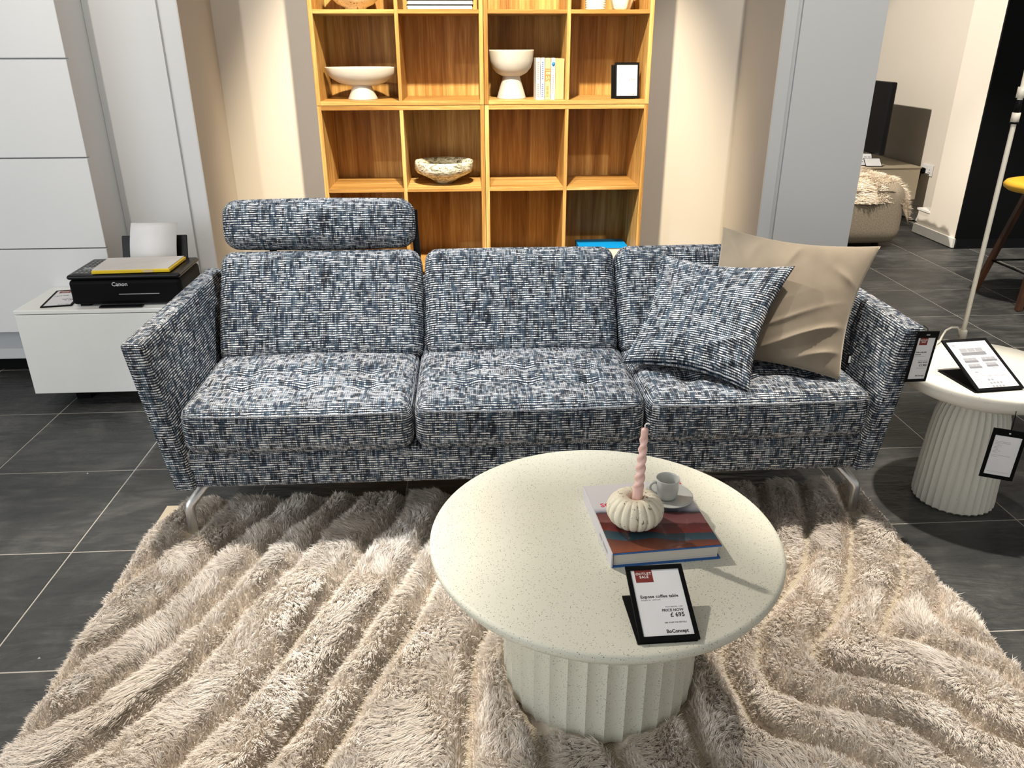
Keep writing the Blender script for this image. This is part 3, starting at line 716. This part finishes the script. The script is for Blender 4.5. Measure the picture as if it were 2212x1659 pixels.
SOFAD = plain('grey_print', (.20, .20, .215), .7); SOFAL = plain('light_grey_print', (.33, .33, .35), .7)
def drawing(x_, y_, w_, h_):
    d_ = boxes('sofa_drawing', [((x_, y_, zp), (x_+w_, y_+h_*.45, zp+.0002))], SOFAD, pp)
    boxes('drawing_back', [((x_+w_*.02, y_+h_*.5, zp), (x_+w_*.32, y_+h_, zp+.0002)), ((x_+w_*.34, y_+h_*.5, zp), (x_+w_*.64, y_+h_, zp+.0002)), ((x_+w_*.66, y_+h_*.5, zp), (x_+w_*.96, y_+h_, zp+.0002))], SOFAL, d_)
drawing(-.042, .143, .082, .030); drawing(-.050, .113, .046, .020); drawing(.010, .115, .050, .018); drawing(-.048, .089, .042, .018); drawing(.012, .092, .038, .018)
boxes('swatch', [((-.042, .071, zp), (-.031, .076, zp+.0002))] + [((-.018+i*.011, .038-j*.013, zp), (-.011+i*.011, .045-j*.013, zp+.0002)) for i in range(4) for j in range(3) if not (j == 0 and i > 1)], GREYINK, pp)
# tag on the sofa arm
mt = Matrix.Translation((1.306, 2.046, .510)) @ Matrix.Rotation(math.radians(10), 4, 'Z') @ Matrix.Rotation(math.radians(4), 4, 'Y') @ Matrix.Rotation(math.radians(90), 4, 'X')
sg = thing('price_tag', 'black framed price tag hanging on the right sofa arm', 'tag', matrix=mt)
w, h = .073, .157
pp, zp = leaf(sg, w, h, .0075, .020, .009, 0, .003)
boxes('tag_hole', [((-.006, h-.0125, .003), (.006, h-.0085, .0033))], GREYINK, sg)
red_flag(pp, -.022, h-.020-.022, .027, .022, zp, .0058)
text('lettering', 'Osaka sofa with', .0058, INK, pp, (-.026, .091, zp), 'LEFT', .0001); text('lettering', 'headrest', .0058, INK, pp, (-.026, .084, zp), 'LEFT', .0001)
boxes('print_line', [((-.026, .0795, zp), (.008, .0803, zp+.0002)), ((-.010, .067, zp), (.023, .068, zp+.0002)), ((-.008, .042, zp), (.021, .043, zp+.0002))], GREYINK, pp)
text('lettering', 'PRICE NOW', .0058, INK, pp, (.024, .059, zp), 'RIGHT', .0001); text('lettering', '£1,900', .0090, INK, pp, (.024, .049, zp), 'RIGHT', .0002)
text('lettering', 'BoConcept', .0066, INK, pp, (.024, .017, zp), 'RIGHT', .00012, space=.93)
sweep('tag_cord', [(.0, h-.004, -.001), (.0, h+.006, -.006), (-.004, h+.010, -.02)], .0012, BLKM, sg)
# tag hanging from the side table
mt = Matrix.Translation((1.560, 1.946, .230)) @ Matrix.Rotation(math.radians(-22), 4, 'Z') @ Matrix.Rotation(math.radians(2), 4, 'Y') @ Matrix.Rotation(math.radians(90), 4, 'X')
sg = thing('hanging_tag', 'black framed tag dangling on a cord from the side table', 'tag', matrix=mt)
w, h = .089, .163
pp, zp = leaf(sg, w, h, .0095, .021, .012, 0, .003)
lathe('tag_hole', [(0, .0032), (.0028, .0032), (.0028, .0028), (0, .0028)], 12, WTXT, sg).location = (0, h-.011, 0)
boxes('print_line', [((-.030, .122-.0045*i, zp), (-.030+(.012 if i in (2, 4, 5, 6, 8) else .040 if i in (0, 1) else .020), .1228-.0045*i, zp+.0002)) for i in range(9)] + [((-.030, .077, zp), (.020, .0778, zp+.0002)), ((-.030, .072, zp), (-.015, .0728, zp+.0002)), ((-.030, .022, zp), (.028, .0225, zp+.0002))], GREYINK, pp)
sweep('tag_cord', [(0, h-.011, .002), (.000, h+.012, .003), (-.001, h+.045, .002), (-.002, h+.060, -.003)], .0013, BLKM, sg)
# floor lamp behind the side table
CREAMM = plain('cream_metal', (.76, .71, .60), .4)
LX, LY = 1.737, 2.505
fl = thing('floor_lamp', 'thin cream pole floor lamp standing behind the side table', 'lamp', (LX, LY, 0))
lathe('base', [(0, 0), (.036, 0), (.037, .004), (.036, .010), (.010, .014), (0, .014)], 32, CREAMM, fl)
sweep('pole', [(0, 0, .012), (0, 0, .47), (0, 0, 1.20), (0, 0, 1.55)], .0078, CREAMM, fl)
lathe('collar', [(0, .435), (.0135, .435), (.0135, .495), (.011, .499), (0, .499)], 20, CREAMM, fl)
for za, zb_, r_, m_ in ((1.196, 1.224, .0125, CREAMM), (1.190, 1.1955, .0135, BLKM), (1.224, 1.262, .0085, BLKM), (1.268, 1.30, .013, CREAMM)):
    lathe('pole_joint', [(0, za), (r_, za), (r_, zb_), (0, zb_)], 16, m_, fl)
sweep('cable', [(-.012, -.002, .475), (-.020, -.004, .500), (-.032, -.010, .512), (-.060, -.02, .515), (-.085, -.03, .508), (-.110, -.055, .496), (-.128, -.075, .485), (-.150, -.095, .4838), (-.175, -.13, .4838)], .0034, CREAMM, fl)

# ------------------------------------------------------------------ media cabinet, printer and papers
cb = thing('media_cabinet', 'low glossy white cabinet under the printer against the wall', 'cabinet', (-1.30, 3.28, 0))
box('body', (-.535, -.155, .078), (.55, .168, .421), LACQ, cb, .002, 1)
box('top_panel', (-.54, -.168, .424), (.555, .168, .440), LACQ, cb, .002, 1)
box('door', (-.538, -.168, .074), (.09, -.155, .421), LACQ, cb, .0015, 1); box('door', (.093, -.168, .074), (.553, -.155, .421), LACQ, cb, .0015, 1)
for x_ in (-.40, .42): box('foot', (x_-.03, -.06, 0), (x_+.03, .13, .078), BLKM, cb)
ZP = .440
pn = thing('printer', 'black inkjet printer on the white cabinet', 'printer', (-1.398, 3.30, ZP), (0, 0, math.radians(1)))
box('body', (-.222, -.150, .008), (.222, .115, .112), BLKM, pn, .016, 3)
box('lid', (-.224, -.154, .113), (.224, .118, .134), BLK, pn, .012, 3)
each('foot', [((-.20, -.13, 0), (-.16, -.09, .01)), ((.16, -.13, 0), (.20, -.09, .01)), ((-.20, .06, 0), (.20, .09, .01))], BLKM, pn)
boxes('control_panel', [((-.205, -.135, .134), (-.135, .09, .1352))], BLK, pn)
boxes('button', [((-.195+.018*(i % 3), -.12+.026*(i//3), .1352), (-.185+.018*(i % 3), -.112+.026*(i//3), .1364)) for i in range(24) if i not in (6, 7, 8)], GREYINK, pn)
boxes('screen', [((-.190, -.072, .1352), (-.150, -.040, .1362))], plain('grey_screen', (.18, .19, .20), .2), pn)
boxes('output_slot', [((-.030, -.1512, .050), (.130, -.1498, .053))], GREYINK, pn)
boxes('output_tray', [((-.11, -.175, .003), (.06, -.148, .007))], BLK, pn)
text('brand_lettering', 'Canon', .0235, plain('silver_print', (.62, .62, .63), .4), pn, (0, 0, 0), 'LEFT', .0003, mtx=Matrix.Translation((-.052, -.1508, .086)) @ Matrix.Rotation(PI/2, 4, 'X'))
box('paper_support', (-.138, -.004, 0), (.138, .004, .158), BLK, pn, .003, 1).matrix_local = Matrix.Translation((.040, .098, .075)) @ Matrix.Rotation(math.radians(-20), 4, 'X')
pp_ = thing('paper_sheet', 'white sheet of paper standing in the feed of the printer', 'paper', (-1.356, 3.383, ZP+.120))
Vp = []; Fp = []
for i in range(9):
    t = i/8
    for x_ in (-.098, .098): Vp.append((x_ + .006*t, .018*t + .045*t*t, .160*t))
for i in range(8): Fp.append((2*i, 2*i+1, 2*i+3, 2*i+2))
sh = mk('sheet', Vp, Fp, PAPER, pp_, True); md = sh.modifiers.new('thickness', 'SOLIDIFY'); md.thickness = .0015
pd = thing('paper_pad', 'grey paper pad with yellow wrapper edge lying on the printer lid', 'paper pad', (-1.368, 3.262, ZP+.1365), (0, 0, math.radians(3)))
YEL = plain('yellow_wrapper', (.80, .56, .015), .35)
box('wrapper', (-.155, -.105, 0), (.150, .095, .013), YEL, pd, .002, 1, lambda x, y, z: (x + .06*(y+.1)*(1 if x > 0 else -.2), y, z))
box('sheets', (-.153, -.098, .013), (.143, .093, .0165), plain('grey_sheet', (.66, .64, .62), .7), pd, fn=lambda x, y, z: (x + .06*(y+.1)*(1 if x > 0 else -.2), y, z))
boxes('tape', [((.045, -.1062, .002), (.085, -.104, .012))], plain('clear_tape', (.70, .55, .30), .2), pd)
mt = Matrix.Translation((-1.690, 3.155, ZP+.0012)) @ Matrix.Rotation(math.radians(10), 4, 'Z')
sg = thing('price_sign', 'black framed price sign half hidden behind the printer', 'sign', matrix=mt)
mt_in = Matrix.Identity(4); w, h = .112, .300
w, h = .118, .235
pp, zp = leaf(sg, w, h, .0075)
red_flag(pp, -.040, h-.0075-.034, .046, .034, zp, .0100)
text('lettering', 'Lugano media', .0105, INK, pp, (-.046, .150, zp), 'LEFT', .0002); text('lettering', 'PRICE NOW', .0085, INK, pp, (.045, .095, zp), 'RIGHT', .0002); text('lettering', '£ 695', .014, INK, pp, (.045, .078, zp), 'RIGHT', .0003); text('lettering', 'BoConcept', .0095, INK, pp, (.045, .020, zp), 'RIGHT', .0002)

# ------------------------------------------------------------------ bookcase: four oak modules
def module(x0, x1, z0, levels, z1, label):
    y0, y1, t = 3.78, 4.145, .0185
    m = thing('bookcase', label, 'bookcase', ((x0+x1)/2, y0, z0)); cx = (x0+x1)/2
    L_ = lambda a, b: tuple(a[i]-(cx, y0, z0)[i] for i in range(3))
    def bx(nm, lo, hi, mat): return box(nm, tuple(lo[i]-(cx, y0, z0)[i] for i in range(3)), tuple(hi[i]-(cx, y0, z0)[i] for i in range(3)), mat, m, .0008, 1)
    bx('side_panel', (x0, y0, z0), (x0+t, y1, z1), OAK_Z); bx('side_panel', (x1-t, y0, z0), (x1, y1, z1), OAK_Z)
    bx('bottom_panel', (x0+t, y0, z0), (x1-t, y1, z0+t), OAK_X); bx('top_panel', (x0+t, y0, z1-t), (x1-t, y1, z1), OAK_X)
    bx('divider', (cx-t*.45, y0+.001, z0+t), (cx+t*.45, y1-.008, z1-t), OAK_Z)
    for zl in levels:
        bx('shelf', (x0+t, y0+.002, zl), (cx-t*.45, y1-.008, zl+t*.9), OAK_X); bx('shelf', (cx+t*.45, y0+.002, zl), (x1-t, y1-.008, zl+t*.9), OAK_X)
    bx('back_panel', (x0+t, y1-.008, z0+t), (x1-t, y1, z1-t), OAK_Z)
    return m
XL, XM, XR, ZJ = -.668, .0895, .847, 1.167
module(XL, XM-.001, .0, (.390, .779), ZJ-.001, 'lower left oak bookcase module holding the marble bowl')
module(XM+.001, XR, .0, (.390, .779), ZJ-.001, 'lower right oak bookcase module holding the blue book')
module(XL, XM-.001, ZJ+.001, (1.545, 1.935), 2.335, 'upper left oak bookcase module holding the oval footed bowl')
module(XM+.001, XR, ZJ+.001, (1.545, 1.935), 2.335, 'upper right oak bookcase module holding the goblet bowl and paperbacks')
Z1, Z2, Z0 = ZJ+.0198, 1.545+.0168, .779+.0168
# oval footed bowl
ob = thing('footed_bowl', 'wide oval cream bowl on a cone foot in the bookcase', 'bowl', (-.474, 3.915, Z1))
lathe('foot', [(0, 0), (.068, 0), (.068, .004), (.042, .060), (.040, .068), (0, .068)], 48, CER, ob)
lathe('bowl', [(0, .058), (.06, .060), (.105, .072), (.140, .092), (.158, .112), (.1655, .136), (.1655, .140), (.160, .140), (.145, .136), (.13, .122), (.07, .105), (0, .10)], 72, CER, ob, sy=.62)
# goblet bowl
gb = thing('footed_bowl', 'deep round cream goblet bowl beside the paperbacks in the bookcase', 'bowl', (.2205, 3.915, Z1))
lathe('foot', [(0, 0), (.068, 0), (.068, .004), (.062, .025), (.040, .095), (.040, .10), (0, .10)], 48, CER, gb)
lathe('bowl', [(0, .095), (.042, .098), (.070, .112), (.090, .135), (.100, .165), (.1038, .205), (.1038, .212), (.099, .212), (.096, .19), (.080, .145), (.05, .12), (0, .115)], 64, CER, gb)
# paperbacks
spines = [(.3375, .021, .178, (.70, .68, .66), (.62, .28, .22), 'spine with small red print'), (.358, .020, .178, (.66, .69, .74), (.16, .20, .40), 'spine with small blue print'), (.3815, .027, .177, (.62, .46, .26), (.70, .22, .04), 'tan'), (.4055, .021, .177, (.68, .70, .72), (.02, .20, .45), 'bird'), (.4362, .040, .176, (.55, .40, .19), (.2, .12, .05), 'plain')]
plab = ['white paperback with red spine print next to the goblet bowl', 'pale blue-white paperback second in the row of paperbacks', 'tan paperback with large orange spine letters', 'white paperback with a blue bird on its spine', 'thick yellowed paperback shown by its page edges next to the divider']
for k, ((xc, tw, hh, cc, ic, _), lb) in enumerate(zip(spines, plab)):
    pb = thing('paperback', lb, 'book', (xc, 3.815, Z1), group='paperbacks in the bookcase')
    cm = plain('paperback_cover_%d' % k, cc, .5); im = plain('paperback_ink_%d' % k, ic, .5)
    if k < 4:
        boxes('cover', [((-tw/2, 0, 0), (tw/2, .0012, hh)), ((-tw/2, 0, 0), (-tw/2+.001, .125, hh)), ((tw/2-.001, 0, 0), (tw/2, .125, hh))], cm, pb)
        boxes('pages', [((-tw/2+.001, .0012, .001), (tw/2-.001, .122, hh-.001))], PAGES, pb)
    else:
        boxes('pages', [((-tw/2+.001, 0, .001), (-.001, .122, hh-.001)), ((.0008, .001, .001), (tw/2-.001, .122, hh-.0018))], plain('yellow_pages', (.56, .41, .20), .8), pb)
        boxes('cover', [((-tw/2, 0, 0), (-tw/2+.001, .125, hh)), ((-.001, 0, 0), (.0008, .125, hh)), ((tw/2-.001, 0, 0), (tw/2, .125, hh))], cm, pb)
    R = Matrix.Translation((0, -.0004, 0)) @ Matrix.Rotation(PI/2, 4, 'X') @ Matrix.Rotation(-PI/2, 4, 'Z')
    if k == 2: text('spine_lettering', 'ILES', .034, im, pb, (-.135, -.0125, 0), 'LEFT', .0005, mtx=R); boxes('spine_print', [((-.006, -.0004, .012+.006*i), (.004, 0, .0155+.006*i)) for i in range(8)], im, pb)
    elif k == 3:
        bd = lathe('bird_print', [(0, 0), (.0075, 0), (.0075, .0003), (0, .0003)], 16, im, pb, sy=1.3); bd.matrix_local = Matrix.Translation((.001, -.0001, .152)) @ Matrix.Rotation(PI/2, 4, 'X')
        boxes('spine_print', [((-.004, -.0004, .138), (-.003, 0, .146)), ((-.006, -.0004, .128), (.007, 0, .1315))] + [((-.004, -.0004, .030+.008*i), (.004, 0, .0345+.008*i)) for i in range(10)], GREYINK, pb)
    elif k < 2: boxes('spine_print', [((-.004, -.0004, .012+.0085*i), (.004, 0, .0175+.0085*i)) for i in range(18) if i not in (7, 8)], im, pb)
mt = frame_matrix((.697, 3.832, Z1+.003), (.811, 3.836, Z1+.003), 80)
sg = thing('price_sign', 'black framed price sign standing in the bookcase', 'sign', matrix=mt)
w, h = .114, .156; pp, zp = leaf(sg, w, h, .0085, .0105, .0105)
boxes('back_leaf', [((-w/2-.010, .002, -.032), (w/2-.010, .150, -.028))], BLKM, sg)
text('lettering', 'Como bookcase', .0078, GREYINK, pp, (-.043, .120, zp), 'LEFT', .0001); text('lettering', '£ 599', .0125, INK, pp, (.038, .077, zp), 'RIGHT', .0001); text('lettering', '£ 419', .0066, INK, pp, (.038, .063, zp), 'RIGHT')
boxes('print_line', [((-.043, .1135, zp), (-.005, .1142, zp+.0002)), ((-.035, .050, zp), (.038, .0506, zp+.0002)), ((.002, .046, zp), (.038, .0466, zp+.0002)), ((.028, .094, zp), (.038, .095, zp+.0002))], GREYINK, pp)
text('lettering', 'BoConcept', .0082, INK, pp, (.038, .016, zp), 'RIGHT', .0001, space=.93)
# marble bowl
mb = thing('marble_bowl', 'rough veined marble bowl on the middle shelf of the bookcase', 'bowl', (-.108, 3.93, Z0))
nzr = np.random.default_rng(3).normal(0, 1, 400)
lathe('bowl', [(0, .001), (.030, .0), (.040, .004), (.072, .026), (.108, .044), (.132, .056), (.141, .072), (.142, .098), (.139, .108), (.131, .109), (.122, .100), (.112, .072), (.07, .050), (0, .042)], 80, marble(), mb, lambda r, z, a: r*(1+.010*math.sin(5*a+z*60)+.008*math.sin(13*a+z*130)))
# blue book
bb = thing('book', 'thick book with bright blue cover lying low in the bookcase', 'book', (.690, 3.975, .390+.0168))
CY = plain('cyan_cover', (.0, .26, .62), .4)
boxes('cover', [((-.125, -.092, .062), (.125, .092, .066)), ((-.125, -.092, 0), (.125, .092, .004)), ((-.125, -.092, .004), (-.121, .092, .062))], CY, bb)
boxes('pages', [((-.121, -.088, .004), (.120, .088, .062))], PAGES, bb)
# top row
M = Mat('speckled_stone', .7, .3); co = M.coord(); M.color(M.mix(M.smooth(M.noise(co, 120., 3.), .6, .68), M.ramp(M.noise(co, 14., 4.), [(.3, (.56, .44, .25)), (.7, (.78, .68, .46))]), (.20, .13, .05))); STONE = M.m
vs = thing('stone_vase', 'round speckled stone vase standing on the top left shelf', 'vase', (-.482, 3.95, Z2))
lathe('vessel', [(0, 0), (.048, 0), (.049, .012), (.080, .026), (.112, .056), (.122, .09), (.115, .13), (.08, .165), (.05, .175), (.045, .175), (.04, .16), (0, .15)], 64, STONE, vs)
for k in range(5):
    mg = thing('boxed_magazine', ['lowest white boxed volume of the flat stack in the bookcase', 'second white boxed volume from the bottom of the flat stack', 'third white boxed volume from the bottom of the flat stack', 'fourth white boxed volume from the bottom of the flat stack', 'topmost white boxed volume of the flat stack'][k], 'book', (-.100+.002*(k % 2), 3.93, Z2+.0195*k), group='white volumes stacked flat in the bookcase')
    each('cover', [((-.146, -.1, 0), (.146, .1, .0025)), ((-.146, -.1, .0165), (.146, .1, .019))], BLKM, mg); boxes('pages', [((-.142, -.099, .0025), (.142, .099, .0165))], PAPER, mg)
tr_ = thing('wooden_tray', 'round light wooden tray standing behind the stacked volumes', 'tray', (-.10, 4.085, Z2))
o = lathe('plate', [(0, 0), (.176, 0), (.178, .004), (.176, .016), (.168, .018), (.160, .010), (0, .008)], 64, OAK_EDGE, tr_); o.matrix_local = Matrix.Translation((0, .012, .178)) @ Matrix.Rotation(math.radians(84), 4, 'X')
rv = thing('ribbed_vase', 'white vase with horizontal ribs on the top right shelf', 'vase', (.607, 3.93, Z2))
pr2 = [(0, 0), (.042, 0)]
for k in range(10): pr2 += [(.0445+.0008*k, .004+.0098*k), (.0475+.0008*k, .0065+.0098*k), (.0445+.0008*k, .009+.0098*k)]
pr2 += [(.050, .115), (.046, .115), (.042, .09), (0, .085)]
lathe('vessel', pr2, 48, plain('white_glaze', (.84, .83, .80), .35), rv)
tv_ = thing('tulip_vase', 'white tulip-shaped vase with soft folds on the top right shelf', 'vase', (.727, 3.94, Z2))
lathe('vessel', [(0, 0), (.034, 0), (.040, .01), (.052, .05), (.058, .09), (.052, .14), (.038, .17), (.034, .17), (.04, .13), (0, .12)], 60, CREAMC, tv_, lambda r, z, a: r*(1+.10*math.cos(5*a))if r > .03 else r)

# ------------------------------------------------------------------ the room beyond on the right
POUF = Mat('taupe_weave', .9, .15); co = POUF.coord('UV'); u, v, _ = POUF.sep(co)
f = POUF.math('MULTIPLY', POUF.math('SINE', POUF.math('MULTIPLY', u, 900.)), POUF.math('SINE', POUF.math('MULTIPLY', v, 900.)))
f = POUF.math('ADD', POUF.math('MULTIPLY', f, .25), POUF.noise(co, 90., 2.)); POUF.color(POUF.ramp(f, [(.2, (.19, .155, .11)), (.8, (.34, .285, .21))])); POUF = POUF.m
pf_ = thing('pouf', 'rounded taupe fabric pouf half hidden by the right pillar', 'pouf', (2.60, 6.03, 0))
cushion('body', (1.28, .86, .45), .11, POUF, pf_, 20, (.012, .012, .010), loc=(0, 0, .257))
sweep('seam', [(.50+.03*0, -.425, .425), (.565, -.40, .418), (.603, -.35, .410), (.616, -.25, .406), (.618, .2, .406)], .004, plain('taupe_piping', (.10, .075, .05), .9), pf_)
sweep('seam', [(.50, -.426, .428), (.3, -.432, .432), (0, -.434, .433)], .004, plain('taupe_piping_front', (.10, .075, .05), .9), pf_)
for x_, y_ in ((-.5, -.3), (.5, -.3), (-.5, .3), (.5, .3)): lathe('foot', [(0, 0), (.025, 0), (.025, .035), (0, .035)], 12, BLKM, pf_).location = (x_, y_, 0)
sk = thing('sheepskin', 'cream long-haired sheepskin throw draped over the pouf', 'throw', (2.92, 6.05, .488))
def drape(u, v):
    xx = -.40 + .76*u; yy = -.50 + .86*v
    z = .012
    ox = max(0, xx-.20)/.16; oy = max(0, -.345-yy)/.14
    z -= .15*ox**2.2 + .13*oy**1.6
    xx -= .03*max(0, ox-.4); yy += .04*oy
    yy -= .0; return Vector((xx, yy + .03*math.sin(9*u), z))
Vs = []; Fs = []; ns = 24
for i in range(ns+1):
    for j in range(ns+1): Vs.append(drape(i/ns, j/ns))
for i in range(ns):
    for j in range(ns): Fs.append((i*(ns+1)+j, (i+1)*(ns+1)+j, (i+1)*(ns+1)+j+1, i*(ns+1)+j+1))
o = mk('hide', Vs, Fs, plain('hide', (.66, .54, .38), .9), sk, True); md = o.modifiers.new('thickness', 'SOLIDIFY'); md.thickness = .008
nf = 26000; uu, vv = rng.random(nf), rng.random(nf)
P = np.array([drape(a, b) for a, b in zip(uu, vv)])
eps = .01
Du = np.array([drape(min(1, a+eps), b)-drape(max(0, a-eps), b) for a, b in zip(uu, vv)]); Dv = np.array([drape(a, min(1, b+eps))-drape(a, max(0, b-eps)) for a, b in zip(uu, vv)])
N0 = np.cross(Du, Dv); N0 /= np.linalg.norm(N0, axis=1)[:, None]; P = P + N0*.006
ln = np.stack([.5+field(P[:, 0], P[:, 1], .06, 21)*.9, -.5+field(P[:, 0], P[:, 1], .06, 22)*.9, -.25+np.zeros(nf)], 1) + rng.normal(0, .25, (nf, 3))
strands('fur', P, N0, ln, rng.uniform(.018, .034, nf), rng.uniform(.0022, .0040, nf), pile_mat('sheepskin_fur', (.66, .50, .32), (.90, .84, .74)), sk, rng.random(nf))
tb = thing('tv_bench', 'beige lacquered TV bench on thin legs against the far wall', 'tv bench', (3.56, 7.2, 0))
TAUPE = plain('beige_lacquer', (.50, .43, .31), .35, var=.01)
box('body', (-.235, -.70, .20), (.235, .70, .455), TAUPE, tb, .003, 1); box('top_panel', (-.240, -.705, .457), (.240, .705, .470), TAUPE, tb, .002, 1)
box('door', (-.243, -.698, .205), (-.236, -.01, .452), TAUPE, tb); box('door', (-.243, .01, .205), (-.236, .698, .452), TAUPE, tb)
for y_ in (-.50, .5):
    for x_ in (-.19, .19): sweep('leg', [(x_, y_, 0), (x_, y_, .2)], .011, TAUPE, tb)
tv = thing('television', 'black flat television seen edge-on standing on the TV bench', 'television', (3.47, 7.05, .470))
box('panel', (-.028, -.50, .085), (.022, .50, .66), BLK, tv, .012, 2); box('rear_housing', (.020, -.40, .12), (.050, .40, .44), BLKM, tv, .01, 1)
box('stand', (-.11, -.28, 0), (.11, .28, .014), BLK, tv, .004, 1); box('neck', (-.012, -.06, .012), (.018, .06, .10), BLKM, tv)
for k, (bl_, br_, h_, l_) in enumerate((((3.265, 6.60, .4725), (3.41, 6.56, .4725), .15, 'larger upper info card propped on the TV bench'), ((3.335, 6.535, .4725), (3.47, 6.52, .4725), .10, 'smaller lower info card propped on the TV bench'))):
    ic_ = thing('info_card', l_, 'sign', matrix=frame_matrix(bl_, br_, 34)); hw_ = (Vector(br_)-Vector(bl_)).length/2
    boxes('backing', [((-hw_, 0, 0), (hw_, h_, .003))], BLKM, ic_); boxes('paper', [((-hw_+.005, .005, .003), (hw_-.005, h_-.005, .0036))], PAPER, ic_)
    if not k: boxes('print_line', [((-.05+.03*i, .04+.03*j, .0036), (-.03+.03*i, .052+.03*j, .0039)) for i in range(4) for j in range(3)], GREYINK, ic_)
sk_ = thing('wall_socket', 'white double wall socket beside the TV bench', 'socket', (3.90, 6.565, .435))
box('plate', (-.012, -.078, -.045), (0, .078, .045), plain('white_plastic', (.82, .81, .80), .4), sk_, .003, 1)
boxes('pin_hole', [((-.0125, y_+dy-.003, dz-.005), (-.0118, y_+dy+.003, dz+.005)) for y_ in (-.038,) for dy, dz in ((0, .005), (-.012, -.018), (.012, -.018))], INK, sk_)
each('rocker_switch', [((-.016, -.012, .010), (-.012, -.002, .030)), ((-.016, .004, .010), (-.012, .014, .030))], plain('white_switch', (.84, .83, .82), .4), sk_)
pg = thing('plug', 'black mains plug in the wall socket', 'plug', (3.884, 6.600, .428))
box('plug_body', (-.040, -.022, -.026), (0, .022, .022), BLKM, pg, .008, 2); sweep('cord', [(-.02, 0, -.02), (-.022, .02, -.09), (-.02, .10, -.20), (-.02, .20, -.26)], .004, BLKM, pg)
# bar stool
bs = thing('bar_stool', 'bar stool with yellow padded seat and dark splayed wooden legs', 'stool', (3.37, 4.35, 0))
WAL = wood('walnut', 'Z', c0=(.035, .014, .007), c1=(.075, .030, .013), c2=(.13, .055, .025))
YS = plain('mustard_leather', (.78, .43, .03), .45)
lathe('seat', [(0, .628), (.20, .632), (.262, .645), (.288, .662), (.292, .680), (.280, .696), (.24, .704), (.12, .700), (0, .697)], 56, YS, bs, sy=.78)
for sx, sy in ((-1, -1), (-1, 1), (1, -1), (1, 1)):
    a, b_ = Vector((sx*.20, sy*.21, 0)), Vector((sx*.095, sy*.10, .633))
    sec = [(.015, .015), (-.015, .015), (-.015, -.015), (.015, -.015)]
    sweep('leg', [a, b_], sec, WAL, bs, smooth=False, up=(1, 0, 0))
fr = .165
sweep('foot_ring', [(-fr, -fr*1.05, .20), (fr, -fr*1.05, .20), (fr, fr*1.05, .20), (-fr, fr*1.05, .20)], .006, BLK, bs, closed=True)
# crumbs on the tiles
for k, (x_, y_, l_) in enumerate(((-1.115, 1.60, 'tiny white crumb on the dark tile left of the rug'), (-1.40, 2.545, 'tiny white crumb on the dark tile before the white cabinet'))):
    c_ = mk('crumb', [(0, 0, 0), (.006, .001, 0), (.003, .006, 0), (.003, .002, .004)], [(0, 2, 1), (0, 1, 3), (1, 2, 3), (0, 3, 2)], PAPER); c_.location = (x_, y_, 0); tag(c_, l_, 'crumb')
